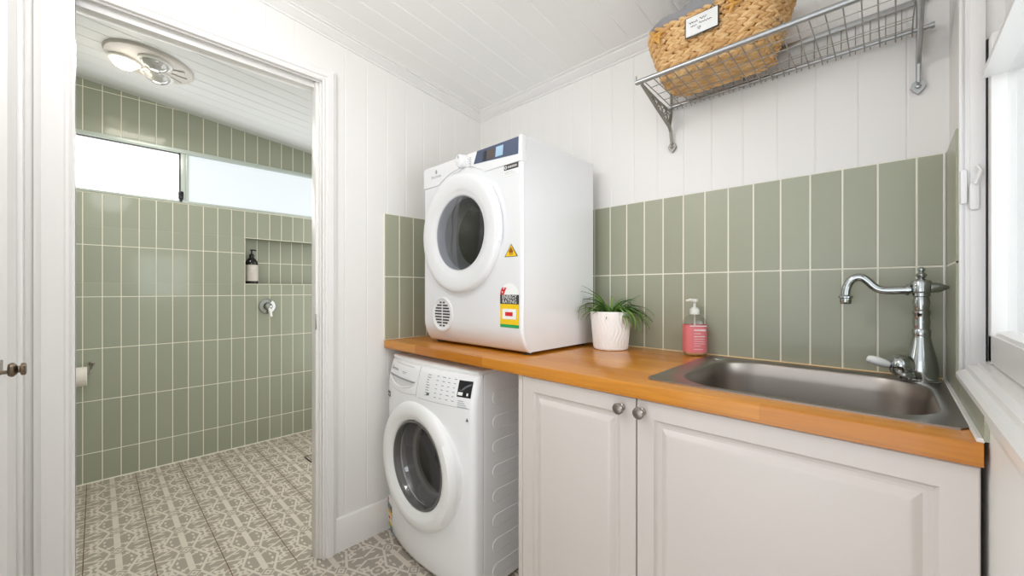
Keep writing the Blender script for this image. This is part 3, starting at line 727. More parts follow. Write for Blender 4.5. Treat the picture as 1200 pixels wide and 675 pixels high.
def washer():
    t = thing('washing_machine', (.345, -.33, 0), 'white front loading washing machine on the floor under the worktop', 'washing machine')
    x0, x1 = .045, .645; cx, cz = .345, .420; zt = .825
    b = MB(); b.shellbox((x0+.002, -.553, .012), (x1-.001, -.03, zt-.012), .004)
    for k in range(8):      # pressed ribs on the side
        z = .716-.0925*k
        if z < .06: continue
        pr = [(-.1, z-.026)]+[(-.484-.026*math.cos(R(a)), z-.026*math.sin(R(a))) for a in range(90, -91, -18)]+[(-.1, z+.026)]
        for dx, i in ((.003, .004),):
            n = len(pr); o = [(x1-.0015, y, zz) for y, zz in pr]; q = [(x1+.0008, y+(.003 if y < -.2 else -.003), z+(zz-z)*.88) for y, zz in pr]
            b.add(o+q, [[j, (j+1) % n, n+(j+1) % n, n+j] for j in range(n)]+[[n+j for j in range(n)]])
    b.build('cabinet_body', M['appl'], t, angle=18)
    f = MB(); front_shell(f, x0, x1, .012, zt-.014, cx, cz, .215, wsurf, -.556, er=.020); fp = f.build('front_panel', M['appl'], t, angle=45)
    # worktop of the machine
    l = MB(); pts = [(x0+.004, -.02), (x0+.004, -.572)]+[(x0+.02+(x1-x0-.04)*i/16, wsurf(x0+.02+(x1-x0-.04)*i/16, zt)-.002+.008) for i in range(17)]+[(x1-.004, -.572), (x1-.004, -.02)]
    n = len(pts); L0 = [(x, y, zt-.015) for x, y in pts]; L1 = [(x, y, zt-.005) for x, y in pts]; L2 = [(cx+(x-cx)*.985, -.29+(y+.29)*.98, zt) for x, y in pts]
    l.add(L0+L1+L2, [[q*n+i, q*n+(i+1) % n, (q+1)*n+(i+1) % n, (q+1)*n+i] for q in range(2) for i in range(n)]+[[2*n+i for i in range(n)], list(range(n))[::-1]]); l.build('lid', M['plast'], t, angle=40)
    S = lambda x, z, o=.0008: (x, wsurf(x, z)-o, z)
    # panel lower edge line and detergent drawer
    s = MB()
    for a, c, z in ((.36, .628, .692),): s.tube([S(a+(c-a)*i/16, z, .0) for i in range(17)], .0008, 5)
    s.tube([S(.345, .81-.118*i/10, .0) for i in range(11)], .0008, 5); s.tube([S(.075+.27*i/12, .700-.012*math.sin(PI*i/12), .0) for i in range(13)], .0008, 5)
    s.build('panel_seam', M['ink'], t)
    d = MB(); up = [S(.085+.24*i/16, .744-.014*math.sin(PI*i/16)*0-.0, .0015) for i in range(17)]; dn = [S(.085+.24*i/16, .744-.030*math.sin(PI*i/16)**.6, .0015) for i in range(17)]
    d.add(up+dn, [[i, i+1, 17+i+1, 17+i] for i in range(16)], 1); d.tube([S(.080+.25*i/16, .745, .003) for i in range(17)], .003, 6, m=2); d.tube([S(.080+.25*i/16, .745-.034*math.sin(PI*i/16)**.6, .002) for i in range(17)], .003, 6, m=0)
    d.build('detergent_drawer', [M['plast'], M['plast2'], M['ink']], t)
    k = MB(); k.quadgrid(lambda u, v: S(u, v, .0012), .568, .628, .730, .788, 4, 4); dp = k.build('display', M['black'], t)
    k = MB(); k.quadgrid(lambda u, v: S(u, v, .0020), .572, .593, .736, .747, 3, 1); k.quadgrid(lambda u, v: S(u, v, .0020), .610, .617, .737, .746, 1, 1); k.quadgrid(lambda u, v: S(u, v, .0018), .574, .588, .752, .755, 2, 1, 1)
    k.add([S(.585, .757, .0018), S(.600, .770, .0018), S(.624, .781, .0018), S(.624, .774, .0018), S(.604, .764, .0018), S(.591, .752, .0018)], [[0, 1, 4, 5], [1, 2, 3, 4]], 1); k.build('display_symbols', [M['white'], M['ink2']], dp)
    k = MB(); rnd = random.Random(2)
    for r_ in range(9): 
        z = .786-.0095*r_; k.quadgrid(lambda u, v: S(u, v), .402, .402+rnd.uniform(.012, .022), z, z+.003, 2, 1)
    k.quadgrid(lambda u, v: S(u, v), .412, .428, .712, .722, 2, 1, 1)
    k.build('programme_list', [M['ink'], M['ink2']], t); k = MB()
    for cxx in (.455, .486, .516, .545):
        for r_ in range(6): z = .787-.0155*r_; k.quadgrid(lambda u, v: S(u, v), cxx, cxx+rnd.uniform(.008, .016), z, z+.0026, 2, 1)
    for q in range(4): k.quadgrid(lambda u, v: S(u, v), .575, .60+.006*q, .715-.007*q, .717-.007*q, 2, 1)
    k.build('button_marking', [M['ink'], M['ink2']], t); k = MB()
    k.quadgrid(lambda u, v: S(u, v), .12, .30, .799, .8005, 6, 1); k.quadgrid(lambda u, v: S(u, v), .205, .245, .770, .7725, 2, 1); k.quadgrid(lambda u, v: S(u, v), .208, .238, .764, .766, 2, 1)
    k.build('drawer_marking', [M['ink'], M['ink2']], t)
    k = MB(); k.text('Electrolux', .0195, lambda a, b_: S(.120+a, .772+b_)); k.build('brand_mark', M['ink2'], t)
    k = MB(); k.quadgrid(lambda u, v: S(u, v, .001), .052, .094, .638, .664, 3, 1); k.quadgrid(lambda u, v: S(u, v, .0014), .056, .088, .649, .652, 3, 1, 1); k.build('capacity_badge', [M['ink2'], M['white']], t)
    k = MB(); k.lathe([(0, .001), (.0095, .001), (.010, 0)], 20, at(.619, wsurf(.619, .652), .652, AX_Y)); k.add([S(.613, .647, .0022), S(.625, .647, .0022), S(.619, .660, .0022)], [[0, 1, 2]], 1); k.build('wool_mark_label', [M['white'], M['ink2']], t)
    e = MB(); mp = lambda u, v, o: S(.046+.066*u, .050+.142*v, .0006+o)
    energy_label(e, mp, .066, .142); e.build('energy_label', [M['white'], M['red'], M['blk'], M['yellow'], M['green']], t)
    e = MB(); mp = lambda u, v: S(u, v, .001)
    e.quadgrid(mp, .06, .12, .016, .046, 4, 2, 0); e.quadgrid(lambda u, v: S(u, v, .0014), .064, .10, .020, .042, 3, 2, 1); e.quadgrid(lambda u, v: S(u, v, .0014), .103, .116, .020, .036, 2, 2, 1); e.build('water_rating_label', [M['white'], M['blue']], t)
    # door
    dm = at(cx, -.626, cz, AX_Y)
    r = MB(); r.lathe([(.252, -.012), (.2525, .012), (.250, .022), (.243, .030), (.230, .035), (.212, .037), (.201, .036), (.195, .031), (.186, .028), (.178, .022), (.173, .012), (.172, -.02)], 80, dm)
    r.lathe([(.226, .034), (.231, .043), (.240, .042), (.250, .028), (.2535, .012)], 30, dm, a0=R(-38), a1=R(34), cap0=False)
    dr = r.build('door', M['plast'], t, angle=40)
    r = MB(); r.lathe([(.1735, .020), (.168, .022), (.1655, .014), (.166, -.01)], 72, dm); r.build('door_trim_ring', M['trimring'], dr)
    g = MB(); g.lathe([(.167, .014), (.160, .004), (.150, -.03), (.140, -.055), (.12, -.066), (0, -.070)], 64, dm); g.build('porthole', M['port'], dr)
    i = MB(); i.lathe([(.200, -.005), (.178, -.02), (.170, -.05), (.166, -.07), (.158, -.075), (.150, -.078), (.152, -.092)], 64, dm); i.build('door_gasket', M['rubber'], t)
    i = MB(); i.lathe([(.152, -.092), (.205, -.098), (.220, -.12), (.220, -.38), (.19, -.40), (0, -.395)], 64, dm)
    for k_ in range(3):
        i.box((-.016, .165, -.36), (.016, .22, -.12), .010, mtx=dm @ Matrix.Rotation(R(75+120*k_), 4, 'Z'), m=1)
    for q in range(90):     # perforations of the drum back
        rr = .018*math.sqrt(q)+.01; a = q*2.4
        if rr < .18: i.lathe([(0, .0), (.004, .0)], 6, dm @ at(rr*math.cos(a), rr*math.sin(a), -.390), m=2)
    i.build('drum', [M['drum'], M['chrome'], M['dark']], t)
    for fx in (.09, .60):
        for fy in (-.52, -.08):
            k = MB(); k.lathe([(.02, 0), (.02, .010), (.01, .014)], 16, at(fx, fy, .0003), cap0=True, cap1=True); k.build('foot', M['blk'], t)

# ------------------------------------------------------------------ small things
def plant():
    x, y, z = .912, -.118, BT+.0003
    t = thing('potted_plant', (x, y, z), 'spider plant in a white ribbed pot between dryer and soap bottle', 'potted plant')
    p = MB(); n = 120; prof = [(.058, 0), (.064, .002), (.066, .006), (.0775, .144), (.0765, .148), (.072, .148), (.070, .130)]
    vs = []; fs = []
    for j in range(26):
        u = j/25; h = .006+.138*u; r0 = .066+.0115*u
        for i in range(n):
            a = 2*PI*i/n; k = 30; tw = math.sin(k*a+3.4*math.sin(9*u))
            vs.append((x+(r0+.0014*tw)*math.cos(a), y+(r0+.0014*tw)*math.sin(a), z+h))
    for j in range(25):
        for i in range(n): fs.append([j*n+i, j*n+(i+1) % n, (j+1)*n+(i+1) % n, (j+1)*n+i])
    p.add(vs, fs); p.lathe([(0, 0), (.060, 0), (.065, .003), (.0655, .0065)], n, at(x, y, z)); p.lathe([(.077, .143), (.0782, .146), (.0765, .149), (.073, .148), (.070, .125), (0, .125)], 60, at(x, y, z))
    p.build('pot', M['pot'], t, angle=60)
    s = MB(); s.lathe([(.0705, .130), (.04, .134), (0, .136)], 40, at(x, y, z)); s.build('soil', M['soil'], t)
    f = MB(); rnd = random.Random(11)
    def leaf(az, el, L, droop, w, r0=.012):
        d = Vector((math.cos(az), math.sin(az), 0)); side = Vector((-d.y, d.x, 0)); P = []; N = 9
        pos = Vector((x, y, z+.134))+d*r0; ang = el
        for i in range(N+1):
            P.append((pos.copy(), ang)); pos = pos+(d*math.cos(ang)+Vector((0, 0, 1))*math.sin(ang))*(L/N); ang -= droop/N
            pos.y = min(pos.y, -.006)
            if pos.x < .806: pos.x = .806
        vs = []
        for i, (q, a) in enumerate(P):
            u = i/N; ww = w*1.45*(.55+.6*u if u < .4 else .79*(1-((u-.4)/.6)**1.8)+.02); nn = Vector((0, 0, 1))*math.cos(a)-d*math.sin(a)
            vs += [q-side*ww+nn*ww*.35, q-nn*.0006, q+side*ww+nn*ww*.35, q+nn*.0012]
        fs = []
        for i in range(N):
            for k in range(4): fs.append([i*4+k, i*4+(k+1) % 4, (i+1)*4+(k+1) % 4, (i+1)*4+k])
        f.add(vs, fs)
    right = Vector((.7225, .6913, 0)); ra = math.atan2(.6913, .7225)
    for (az, el, L, dr, w) in ((ra+PI-.5, 1.15, .17, 1.9, .006), (ra+PI-.3, 1.0, .19, 2.6, .006), (ra+PI-.65, 1.0, .17, 2.2, .0055), (ra+PI-.2, 1.3, .15, 1.3, .006), (ra+PI-.9, 1.2, .15, 1.6, .006), (ra+PI+.2, 1.35, .13, 1.0, .0065), (ra+PI-.4, 1.25, .16, .9, .006),
                                (ra, 1.0, .13, 1.8, .006), (ra-.3, .9, .14, 2.2, .0055), (ra-.6, .9, .15, 2.6, .006), (ra-.9, .8, .16, 2.9, .006), (ra-.75, .85, .18, 2.9, .0055), (ra-.45, .7, .16, 2.3, .005), (ra-.2, .6, .14, 1.5, .005), (ra-1.1, .9, .15, 2.7, .006), (ra-.55, .5, .17, 1.9, .0045), (ra-.3, .4, .16, 1.3, .0045)):
        leaf(az, el, L, dr, w)
    for k in range(58): leaf(rnd.uniform(0, 2*PI), rnd.uniform(.5, 1.35), rnd.uniform(.06, .135), rnd.uniform(.8, 2.2), rnd.uniform(.004, .0065), rnd.uniform(.005, .04))
    for k in range(16): leaf(ra-rnd.uniform(.1, 1.3), rnd.uniform(.3, .9), rnd.uniform(.09, .17), rnd.uniform(1.6, 2.9), rnd.uniform(.0035, .005), .03)
    f.build('foliage', M['leaf'], t, angle=80)

def squircle(n, w, d, e=.55):
    o = []
    for i in range(n):
        a = 2*PI*i/n; c, s = math.cos(a), math.sin(a); o.append((w*abs(c)**e*(1 if c > 0 else -1), d*abs(s)**e*(1 if s > 0 else -1)))
    return o

def soap():
    x, y, z = 1.207, -.046, BT+.0003; rot = R(36)
    t = thing('soap_bottle', (x, y, z), 'clear pump soap bottle with pink label on the worktop by the sink', 'soap bottle')
    def body(prof, mb, m=0, a0=0, a1=1, cap=True, n=48):
        vs = []; fs = []
        for k, h in prof:
            for (px, py) in squircle(n, .0375*k, .034*k, .62 if k > .6 else 1.0): vs.append((x+px*math.cos(rot)-py*math.sin(rot), y+px*math.sin(rot)+py*math.cos(rot), z+h))
        for j in range(len(prof)-1):
            for i in range(n): fs.append([j*n+i, j*n+(i+1) % n, (j+1)*n+(i+1) % n, (j+1)*n+i])
        if cap: fs += [list(range(n))[::-1], [(len(prof)-1)*n+i for i in range(n)]]
        mb.add(vs, fs, m)
    b = MB(); body([(.85, 0), (.96, .003), (1, .010), (1, .112), (.96, .122), (.82, .132), (.58, .141), (.40, .146), (.40, .150)], b); b.build('bottle', M['bottle'], t, angle=50)
    b = MB(); body([(.82, .003), (.95, .008), (.95, .022)], b); b.build('liquid', M['soapliq'], t)
    l = MB(); n = 48; sq = squircle(n, .0379, .0344, .62); vs = []; sel = [i % n for i in range(0, n)]
    for h in (.013, .109):
        for i in sel: px, py = sq[i]; vs.append((x+px*math.cos(rot)-py*math.sin(rot), y+px*math.sin(rot)+py*math.cos(rot), z+h))
    l.add(vs, [[i, (i+1) % n, n+(i+1) % n, n+i] for i in range(n)])
    # white print on the face turned to the camera
    rnd = random.Random(4); fy = -.0350
    def P(u, h): return (x+u*math.cos(rot)-fy*math.sin(rot), y+u*math.sin(rot)+fy*math.cos(rot), z+h)
    def bars(h, hh, u0, u1, st):
        u = u0
        while u < u1: w = rnd.uniform(.6, 1)*st; l.add([P(u, h), P(min(u+w, u1), h), P(min(u+w, u1), h+hh), P(u, h+hh)], [[0, 1, 2, 3]], 1); u += w+st*.35
    l.add([P(-.026, .105), P(.030, .105), P(.030, .108), P(-.026, .108)], [[0, 1, 2, 3]], 1)
    bars(.089, .006, -.012, .026, .004); bars(.079, .0022, -.012, .010, .003); bars(.068, .0034, -.012, .024, .004)
    for h in (.060, .052, .044, .036): bars(h, .0016, -.012, .024 if h > .04 else .010, .003)
    bars(.024, .002, -.012, .016, .003)
    l.build('label', [M['pink'], M['white']], t, angle=50)
    p = MB(); p.lathe([(.0165, .146), (.0165, .160), (.0155, .163), (.011, .168), (.006, .171), (.0045, .173), (.0045, .188), (.011, .190), (.0125, .193), (.0125, .199), (.010, .201), (0, .201)], 24, at(x, y, z)); p.tube([(x, y, z+.195), (x-.012, y-.006, z+.197), (x-.026, y-.012, z+.194)], [.006, .005, .004], 10)
    p.tube([(x, y, z+.010), (x, y, z+.146)], .0025, 8)
    p.build('pump', M['milky'], t)

def shampoo():
    x, y, z = SX-.048, -.737, 1.1612
    t = thing('shampoo_bottle', (x, y, z), 'black pump bottle with pale label standing in the shower niche', 'bottle')
    b = MB(); b.lathe([(.038, 0), (.0405, .003), (.0405, .150), (.037, .165), (.026, .182), (.017, .192), (.0145, .197), (.0145, .206)], 36, at(x, y, z), cap0=True, cap1=True); b.build('bottle', M['amber'], t)
    l = MB(); l.lathe([(.0411, .022), (.0411, .140)], 36, at(x, y, z), a0=R(-100), a1=R(75))
    for k in range(3): l.lathe([(.0414, .118-.012*k), (.0414, .121-.012*k)], 8, at(x, y, z), a0=R(-20), a1=R(14-8*k), m=1)
    l.build('label', [M['cream'], M['white']], t)
    p = MB(); p.lathe([(.0165, .198), (.0165, .214), (.012, .220), (.005, .223), (.005, .244), (.010, .246), (.010, .253), (0, .254)], 20, at(x, y, z)); p.tube([(x, y, z+.249), (x+.02, y+.012, z+.249), (x+.034, y+.020, z+.244)], [.005, .0045, .004], 8); p.build('pump', M['black'], t)

def mixer():
    x, y, z = SX+.0005, -.648, .997
    t = thing('shower_mixer', (x, y, z), 'round chrome shower mixer with white lever on the tiles below the niche', 'mixer tap')
    b = MB(); b.lathe([(.056, 0), (.056, .004), (.052, .008), (.030, .011), (.026, .030), (.024, .042), (.018, .048), (0, .05)], 40, at(x, y, z, AX_X)); b.build('plate', M['chrome'], t)
    l = MB(); l.tube([(x+.044, y, z-.012), (x+.052, y+.006, z-.04), (x+.056, y+.010, z-.075)], [.008, .0105, .009], 12); l.build('lever', M['pot'], t)

def toilet_roll():
    y0, y1, x, z = -1.665, -1.562, SX+.075, .648
    h = MB(); h.tube([(SX, y1+.018, z+.045), (SX+.03, y1+.018, z+.046), (x, y1+.014, z+.02), (x, y1+.010, z+.0)], .0055, 10); h.tube([(x, y1+.012, z), (x, y0-.01, z)], .005, 10); h.lathe([(.013, 0), (.013, .004), (.007, .007)], 24, at(SX, y1+.018, z+.045, AX_X), cap1=True)
    tag(h.build('toilet_roll_holder', M['nickel']), 'metal toilet roll holder on the shower tiles beside the doorway edge', 'holder')
    rt = Matrix.Rotation(R(-90), 4, 'X')
    b = MB(); b.lathe([(.0205, 0), (.052, 0), (.0535, .002), (.0535, .101), (.052, .103), (.0205, .103), (.0205, 0)], 40, at(x, y0, z-.0155, rt))
    tag(b.build('toilet_roll', M['paper']), 'white toilet paper roll at the left edge of the shower doorway', 'toilet roll')

def heat_lamp():
    c = Vector((-1.078, -1.330, CS(-1.330))); tilt = Matrix.Rotation(math.atan(.103), 4, 'X').inverted()
    t = thing('ceiling_heat_lamp', c, 'round white heat lamp unit with one lit bulb on shower ceiling', 'heat lamp')
    base = Matrix.Translation(c) @ tilt @ Matrix.Rotation(PI, 4, 'X')
    b = MB(); b.lathe([(.178, 0), (.178, .006), (.172, .013), (.150, .018), (.0, .020)], 64, base); b.build('housing', M['housing'], t)
    def dome(px, py, r, nm, lit):
        mm = base @ at(px, py, .018)
        q = MB(); q.lathe([(r+.012, -.002), (r+.012, .008), (r+.006, .012), (r, .010), (r-.004, .003)], 40, mm); rg = q.build('bulb_ring', M['plast'], t)
        q = MB(); q.lathe([(r, .006), (r*.95, .018), (r*.8, .030), (r*.6, .038), (r*.57, .034), (r*.38, .040), (r*.34, .044), (0, .047)], 36, mm); q.build(nm, M['lamp'] if lit else M['bulb'], rg)
    # local y is mirrored by the flip
    dome(-.045, .095, .052, 'lit_lamp', True); dome(.066, -.015, .056, 'bulb', False); dome(-.082, -.035, .056, 'bulb', False)
    v = MB()
    for k in range(3): v.box((-.010+.0*k, -.150-.0, .018), (.010, -.085, .024), .002, mtx=base @ Matrix.Rotation(R(-30+30*k), 4, 'Z'))
    v.build('vent_rib', M['housing'], t)
M['bulb'] = mat('heat_bulb', (196, 196, 196), .12, metal=.25, coat=.6)
M['housing'] = mat('lamp_housing', (196, 190, 185), .4)

def drain():
    b = MB(); x, y = -1.062, -.502
    b.box((x-.055, y-.06, .0005), (x+.055, y+.05, .0025), .0005)
    for a, c in (((x-.06, y-.065), (x+.06, y-.057)), ((x-.06, y+.047), (x+.06, y+.055)), ((x-.06, y-.065), (x-.052, y+.055)), ((x+.052, y-.065), (x+.06, y+.055))):
        b.box((a[0], a[1], .0005), (c[0], c[1], .0032), .0004, m=1)
    tag(b.build('floor_drain', [M['floor'], M['dark']]), 'square tile insert floor drain in shower floor by the right door jamb', 'drain')

# ------------------------------------------------------------------ wire rack, basket, tag
RX0, RX1 = 1.109, 1.769
def rack():
    t = thing('wall_rack', (1.44, 0, 1.82), 'galvanised wire luggage style rack on wall above the tiles', 'rack')
    yf, zf = -.258, 1.822
    r = MB(); r.tube([(RX0-.020, yf, zf), (RX1+.022, yf, zf)], .0085, 14); r.tube([(RX0-.020, yf, zf), (RX0-.020, yf, zf+.022)], .003, 8); r.build('front_rail', M['galv'], t)
    r = MB(); r.tube([(RX0-.012, -.018, 1.811), (RX1+.026, -.018, 1.811)], .006, 12); r.lathe([(.008, 0), (.008, .008)], 12, at(RX1+.022, -.018, 1.811, AX_X), cap0=True, cap1=True); r.build('lower_rail', M['galv'], t)
    r = MB(); r.box((RX0, -.014, 1.884), (RX1+.02, -.004, 1.898), .002); r.build('back_rail', M['galv'], t)
    w = MB(); n = 21
    for i in range(n):
        x = RX0+.012+(RX1-RX0-.024)*i/(n-1); j = random.uniform(-.004, .004)
        w.tube([(x+j, yf, zf-.006), (x+j*.5, yf*.66, 1.812), (x, yf*.33, 1.806), (x, -.022, 1.8035), (x, -.012, 1.7985)], .0016, 6)
        x2 = x+.012; w.tube([(x2, -.012, 1.800), (x2, -.010, 1.89)], .0014, 6)
    for q in range(4):
        y = -.215+.058*q; z = 1.8085+.004*((y/-.258)); w.tube([(RX0+.01+(RX1-RX0-.02)*i/12, y, z+random.uniform(-.001, .001)) for i in range(13)], .0014, 6)
    for z in (1.846,): w.tube([(RX0+.01, -.010, z), (RX1-.01, -.010, z)], .0013, 6)
    w.build('wire_mesh', M['wire'], t)
    for x in (RX0, RX1):
        b = MB()
        T = lambda P, r_, n_=8: b.tube([(x, p[0], p[1]) for p in P], r_, n_)
        def arc(cy, cz, r_, a0, a1, k=12): return [(cy+r_*math.cos(R(a0+(a1-a0)*i/k)), cz+r_*math.sin(R(a0+(a1-a0)*i/k))) for i in range(k+1)]
        T([(-.258, 1.812), (-.200, 1.792), (-.136, 1.770), (-.075, 1.752), (-.030, 1.738), (-.014, 1.722), (-.009, 1.69), (-.006, 1.675)], [.005, .005, .0055, .006, .0065, .006, .0055, .005])
        T([(-.258, 1.812), (-.13, 1.800), (-.012, 1.796)], .004)
        T([(-.010, 1.895), (-.010, 1.80), (-.012, 1.775), (-.024, 1.742)], .005)
        T([(-.010, 1.79), (-.03, 1.762), (-.045, 1.745)], .0035)
        # filigree scrolls between the two arms
        T([(-.215, 1.803), (-.190, 1.785), (-.165, 1.797), (-.140, 1.778), (-.110, 1.797), (-.085, 1.762), (-.055, 1.792), (-.040, 1.752)], .0028, 6)
        for cy, cz, r_ in ((-.175, 1.791, .007), (-.125, 1.785, .010), (-.075, 1.778, .014), (-.040, 1.772, .014)): b.tube([(x, p[0], p[1]) for p in arc(cy, cz, r_, 0, 340)], .0024, 6)
        # spade shaped wall foot
        b.add([(x+a, -.0045, 1.665+c) for a, c in ((0, .020), (.012, .010), (.015, .0), (.010, -.010), (0, -.020), (-.010, -.010), (-.015, 0), (-.012, .010))]+[(x+a*1.05, .005, 1.665+c*1.05) for a, c in ((0, .020), (.012, .010), (.015, .0), (.010, -.010), (0, -.020), (-.010, -.010), (-.015, 0), (-.012, .010))],
              [list(range(8))]+[[i, (i+1) % 8, 8+(i+1) % 8, 8+i] for i in range(8)]); b.ell((x, -.006, 1.665), (.006, .004, .006))
        b.build('bracket', M['iron'] if x == RX0 else M['galv'], t)

def basket():
    cx, cy = 1.306, -.138; z0 = 1.8165; H = .172
    t = thing('storage_basket', (cx, cy, z0), 'woven seagrass basket with grey liner on the wire rack', 'basket')
    def outline(u):   # u 0 bottom..1 rim -> half sizes
        return .152+.058*u**.75, .080+.026*u**.7
    def perim(hw, hd, r, n):
        segs = [('l', (hw-r, -hd), (-1, 0), 2*(hw-r)), ('a', (-hw+r, -hd+r), 270, r), ('l', (-hw, -hd+r), (0, 1), 2*(hd-r)), ('a', (-hw+r, hd-r), 180, r), ('l', (-hw+r, hd), (1, 0), 2*(hw-r)), ('a', (hw-r, hd-r), 90, r), ('l', (hw, hd-r), (0, -1), 2*(hd-r)), ('a', (hw-r, -hd+r), 0, r)]
        lens = [s[3] if s[0] == 'l' else r*PI/2 for s in segs]; tot = sum(lens); out = []
        for i in range(n):
            d = tot*i/n
            for s, L in zip(segs, lens):
                if d <= L:
                    if s[0] == 'l': p = (s[1][0]+s[2][0]*d, s[1][1]+s[2][1]*d); tg = s[2]
                    else: a = R(s[2]-90*d/L); p = (s[1][0]+r*math.cos(a), s[1][1]+r*math.sin(a)); tg = (math.sin(a), -math.cos(a))
                    out.append((p, tg)); break
                d -= L
        return out
    b = MB(); rnd = random.Random(5); rows = 9; rh = H/rows
    for j in range(rows):
        u = (j+.5)/rows; hw, hd = outline(u); pts = perim(hw-.008, hd-.008, .055, 42); 
        for half, sgn in ((.25, 1), (-.25, -1)):
            for i, (p, tg) in enumerate(pts):
                T = Vector((tg[0], tg[1], 0)); N = Vector((tg[1], -tg[0], 0)); N = N if N.dot(Vector((p[0], p[1], 0))) > 0 else -N
                sh = rnd.uniform(-.004, .004)+(.006 if sgn > 0 else 0)
                c = Vector((cx+p[0], cy+p[1], z0+rh*(j+.5+half)))+T*sh+N*rnd.uniform(-.001, .002)
                tl = sgn*rnd.uniform(.28, .46); A = (T*math.cos(tl)+Vector((0, 0, 1))*math.sin(tl)); B = N; C = A.cross(B)
                mm = Matrix((A, B, C)).transposed()
                b.ell(c, (.0180*rnd.uniform(.88, 1.12), .0075, .0064*rnd.uniform(.9, 1.15)), mm, 8, 6)
    # bottom rows
    hw, hd = outline(0)
    k = 0; y = -hd+.006
    while y < hd-.002:
        xx = -hw+.012
        while xx < hw-.008:
            sg = 1 if k % 2 else -1; mm = Matrix.Rotation(sg*rnd.uniform(.25, .4), 3, 'Z'); b.ell((cx+xx+(.009 if k % 2 else 0), cy+y, z0+.008), (.0175, .0075, .0065), mm, 8, 6); xx += .025
        y += .0095; k += 1
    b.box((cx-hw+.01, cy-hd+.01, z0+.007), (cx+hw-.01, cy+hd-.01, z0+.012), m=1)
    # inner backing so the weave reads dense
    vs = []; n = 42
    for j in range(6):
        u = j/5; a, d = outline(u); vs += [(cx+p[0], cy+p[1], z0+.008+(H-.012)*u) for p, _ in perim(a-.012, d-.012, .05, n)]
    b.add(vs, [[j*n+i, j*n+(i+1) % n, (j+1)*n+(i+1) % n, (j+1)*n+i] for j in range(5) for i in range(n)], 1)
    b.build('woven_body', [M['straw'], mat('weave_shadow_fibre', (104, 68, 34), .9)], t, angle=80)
    for xo, zz in ((-.150, .138), (.082, .138)):
        q = MB()
        for s in range(7):
            a = rnd.uniform(-.6, .6)+s*.5; q.ell((cx+xo+rnd.uniform(-.012, .012), cy-.106-.004*rnd.random(), z0+zz+rnd.uniform(-.018, .018)), (.018, .006, .005), Matrix.Rotation(a, 3, 'Y'), 8, 6)
        q.build('handle_knot', M['strawpale'], t, angle=80)
    l = MB(); a, d = outline(1); n = 60; vs = []
    for k_, (ins, h) in enumerate(((.024, -.03), (.018, .0), (.010, .018), (.016, .026), (.022, .01), (.028, -.1))):
        for i, (p, tg) in enumerate(perim(a-ins, d-ins, .05, n)):
            s = p[0]/a; rise = h+(.016*math.exp(-((s+.15)/.35)**2)+.006*math.sin(i*1.3) if h > 0 else 0)
            vs.append((cx+p[0], cy+p[1], z0+H+rise))
    l.add(vs, [[j*n+i, j*n+(i+1) % n, (j+1)*n+(i+1) % n, (j+1)*n+i] for j in range(5) for i in range(n)])
    l.build('liner', M['liner'], t, angle=60)
    # hand written card hung on the basket rim
    g = thing('name_tag', (1.297, -.252, 1.94), 'white handwritten card with black edge hanging on the seagrass basket', 'tag')
    c = MB(); x0, x1, za, zb, Y = 1.250, 1.343, 1.910, 1.968, -.2475
    c.box((x0, Y, za), (x1, Y+.003, zb), .001); c.build('card', M['white'], g)
    e = MB(); e.box((x0-.003, Y+.0012, za-.003), (x1+.003, Y+.004, zb+.002), .001); e.tube([(x0+.07, Y+.002, zb), (x0+.078, Y+.006, zb+.012), (x0+.086, Y+.002, zb)], .0015, 6); e.build('edging', M['black'], g)
    s = MB()
    def scrib(x, z, w, h, wob):
        P = []; k = max(6, int(w/.0022))
        for i in range(k+1): P.append((x+w*i/k, Y-.0006, z+h*(.5+.5*math.sin(i*wob))*rnd.uniform(.5, 1)))
        s.tube(P, .0007, 5)
    scrib(x0+.010, .036+za, .025, .008, 2.1); scrib(x0+.042, .038+za, .020, .009, 1.7); scrib(x0+.015, .025+za, .018, .007, 2.3); scrib(x0+.040, .027+za, .036, .006, 1.9)
    hx, hz = x0+.040, za+.017; s.tube([(hx, Y-.0006, hz-.006), (hx-.005, Y-.0006, hz), (hx-.003, Y-.0006, hz+.003), (hx, Y-.0006, hz+.001), (hx+.003, Y-.0006, hz+.003), (hx+.005, Y-.0006, hz), (hx, Y-.0006, hz-.006)], .0006, 5)
    s.build('handwriting', M['blk'], g)

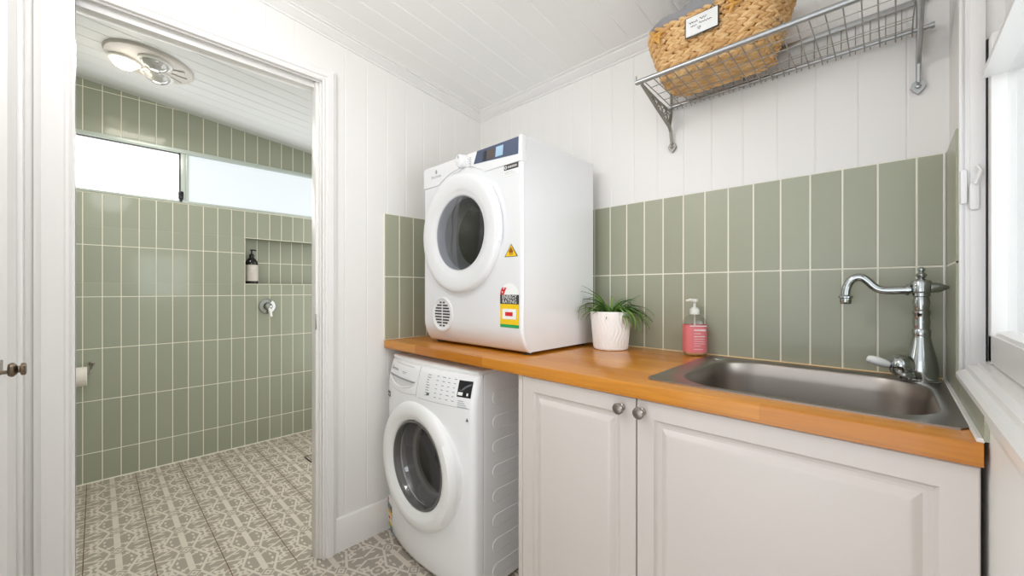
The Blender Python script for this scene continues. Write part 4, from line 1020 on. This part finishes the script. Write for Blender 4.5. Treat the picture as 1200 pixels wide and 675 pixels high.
# ------------------------------------------------------------------ lights, camera
def lights():
    w = bpy.data.worlds.new('daylight'); SC.world = w; w.use_nodes = True
    bg = w.node_tree.nodes['Background']; bg.inputs[0].default_value = (.91, .955, 1, 1); bg.inputs[1].default_value = 1.7
    def area(name, loc, rot, sx, sy, power, col=(1, 1, 1)):
        l = bpy.data.lights.new(name, 'AREA'); l.shape = 'RECTANGLE'; l.size = sx; l.size_y = sy; l.energy = power; l.color = col
        o = bpy.data.objects.new(name, l); COL.objects.link(o); o.location = loc; o.rotation_euler = rot; return o
    # daylight through the laundry window; added fill from the open doorway behind the camera
    area('window_daylight', (2.10, -.78, 1.36), (0, R(90), 0), .8, .9, 4.6, (.94, .97, 1)).data.spread = R(95)
    area('doorway_fill', (1.42, -2.25, .75), (R(90), 0, R(12)), .8, 1.3, 2.2, (.94, .97, 1))
    # laundry fill: unseen point light added under the ceiling near the shower side
    p = bpy.data.lights.new('laundry_fill', 'POINT'); p.energy = 11.3; p.color = (.955, .972, 1); p.shadow_soft_size = .14
    o = bpy.data.objects.new('laundry_fill', p); COL.objects.link(o); o.location = (.75, -1.42, 2.06)
    # shower: daylight inside its window, added end fill, lit bulb of the ceiling unit
    area('shower_daylight', (SX+.06, -1.05, 1.86), (0, R(-90), 0), .30, 1.5, 4, (.98, .985, 1))
    area('shower_end_fill', (-.85, .0, 1.15), (R(-90), 0, 0), 1.2, 1.7, 11, (1, .99, .97))  # unseen fill, added to even out the light across the shower
    area('heat_lamp_glow', (-1.08, -1.33, CS(-1.33)-.09), (0, R(-8), 0), .3, .3, 6, (1, .94, .86))
    p = bpy.data.lights.new('heat_lamp_bulb', 'POINT'); p.energy = .35; p.color = (1, .86, .66); p.shadow_soft_size = .05
    o = bpy.data.objects.new('heat_lamp_bulb', p); COL.objects.link(o); o.location = (-1.12, -1.425, CS(-1.425)-.12)

def camera():
    c = bpy.data.cameras.new('camera'); o = bpy.data.objects.new('camera', c); COL.objects.link(o)
    c.sensor_width = 36; c.lens = 466.4/1200*36; c.shift_y = 2.0/1200; c.clip_start = .01
    o.location = (1.7196, -1.5274, 1.12); o.rotation_euler = (R(90), 0, R(43.73))
    SC.camera = o

shell(); shower_window(); sash_window(); cupboard_door()
bench(); cabinet(); sink(); faucet(); dryer(); washer()
plant(); soap(); shampoo(); mixer(); toilet_roll(); heat_lamp(); drain(); rack(); basket()
lights(); camera()
SC.view_settings.view_transform = 'Standard'; SC.view_settings.look = 'None'; SC.view_settings.gamma = 1; SC.view_settings.exposure = 0
SC.view_settings.use_curve_mapping = False
SC.cycles.max_bounces = 10; SC.cycles.diffuse_bounces = 6; SC.cycles.transparent_max_bounces = 12
SC.cycles.caustics_reflective = False; SC.cycles.caustics_refractive = False
SC.cycles.use_denoising = True
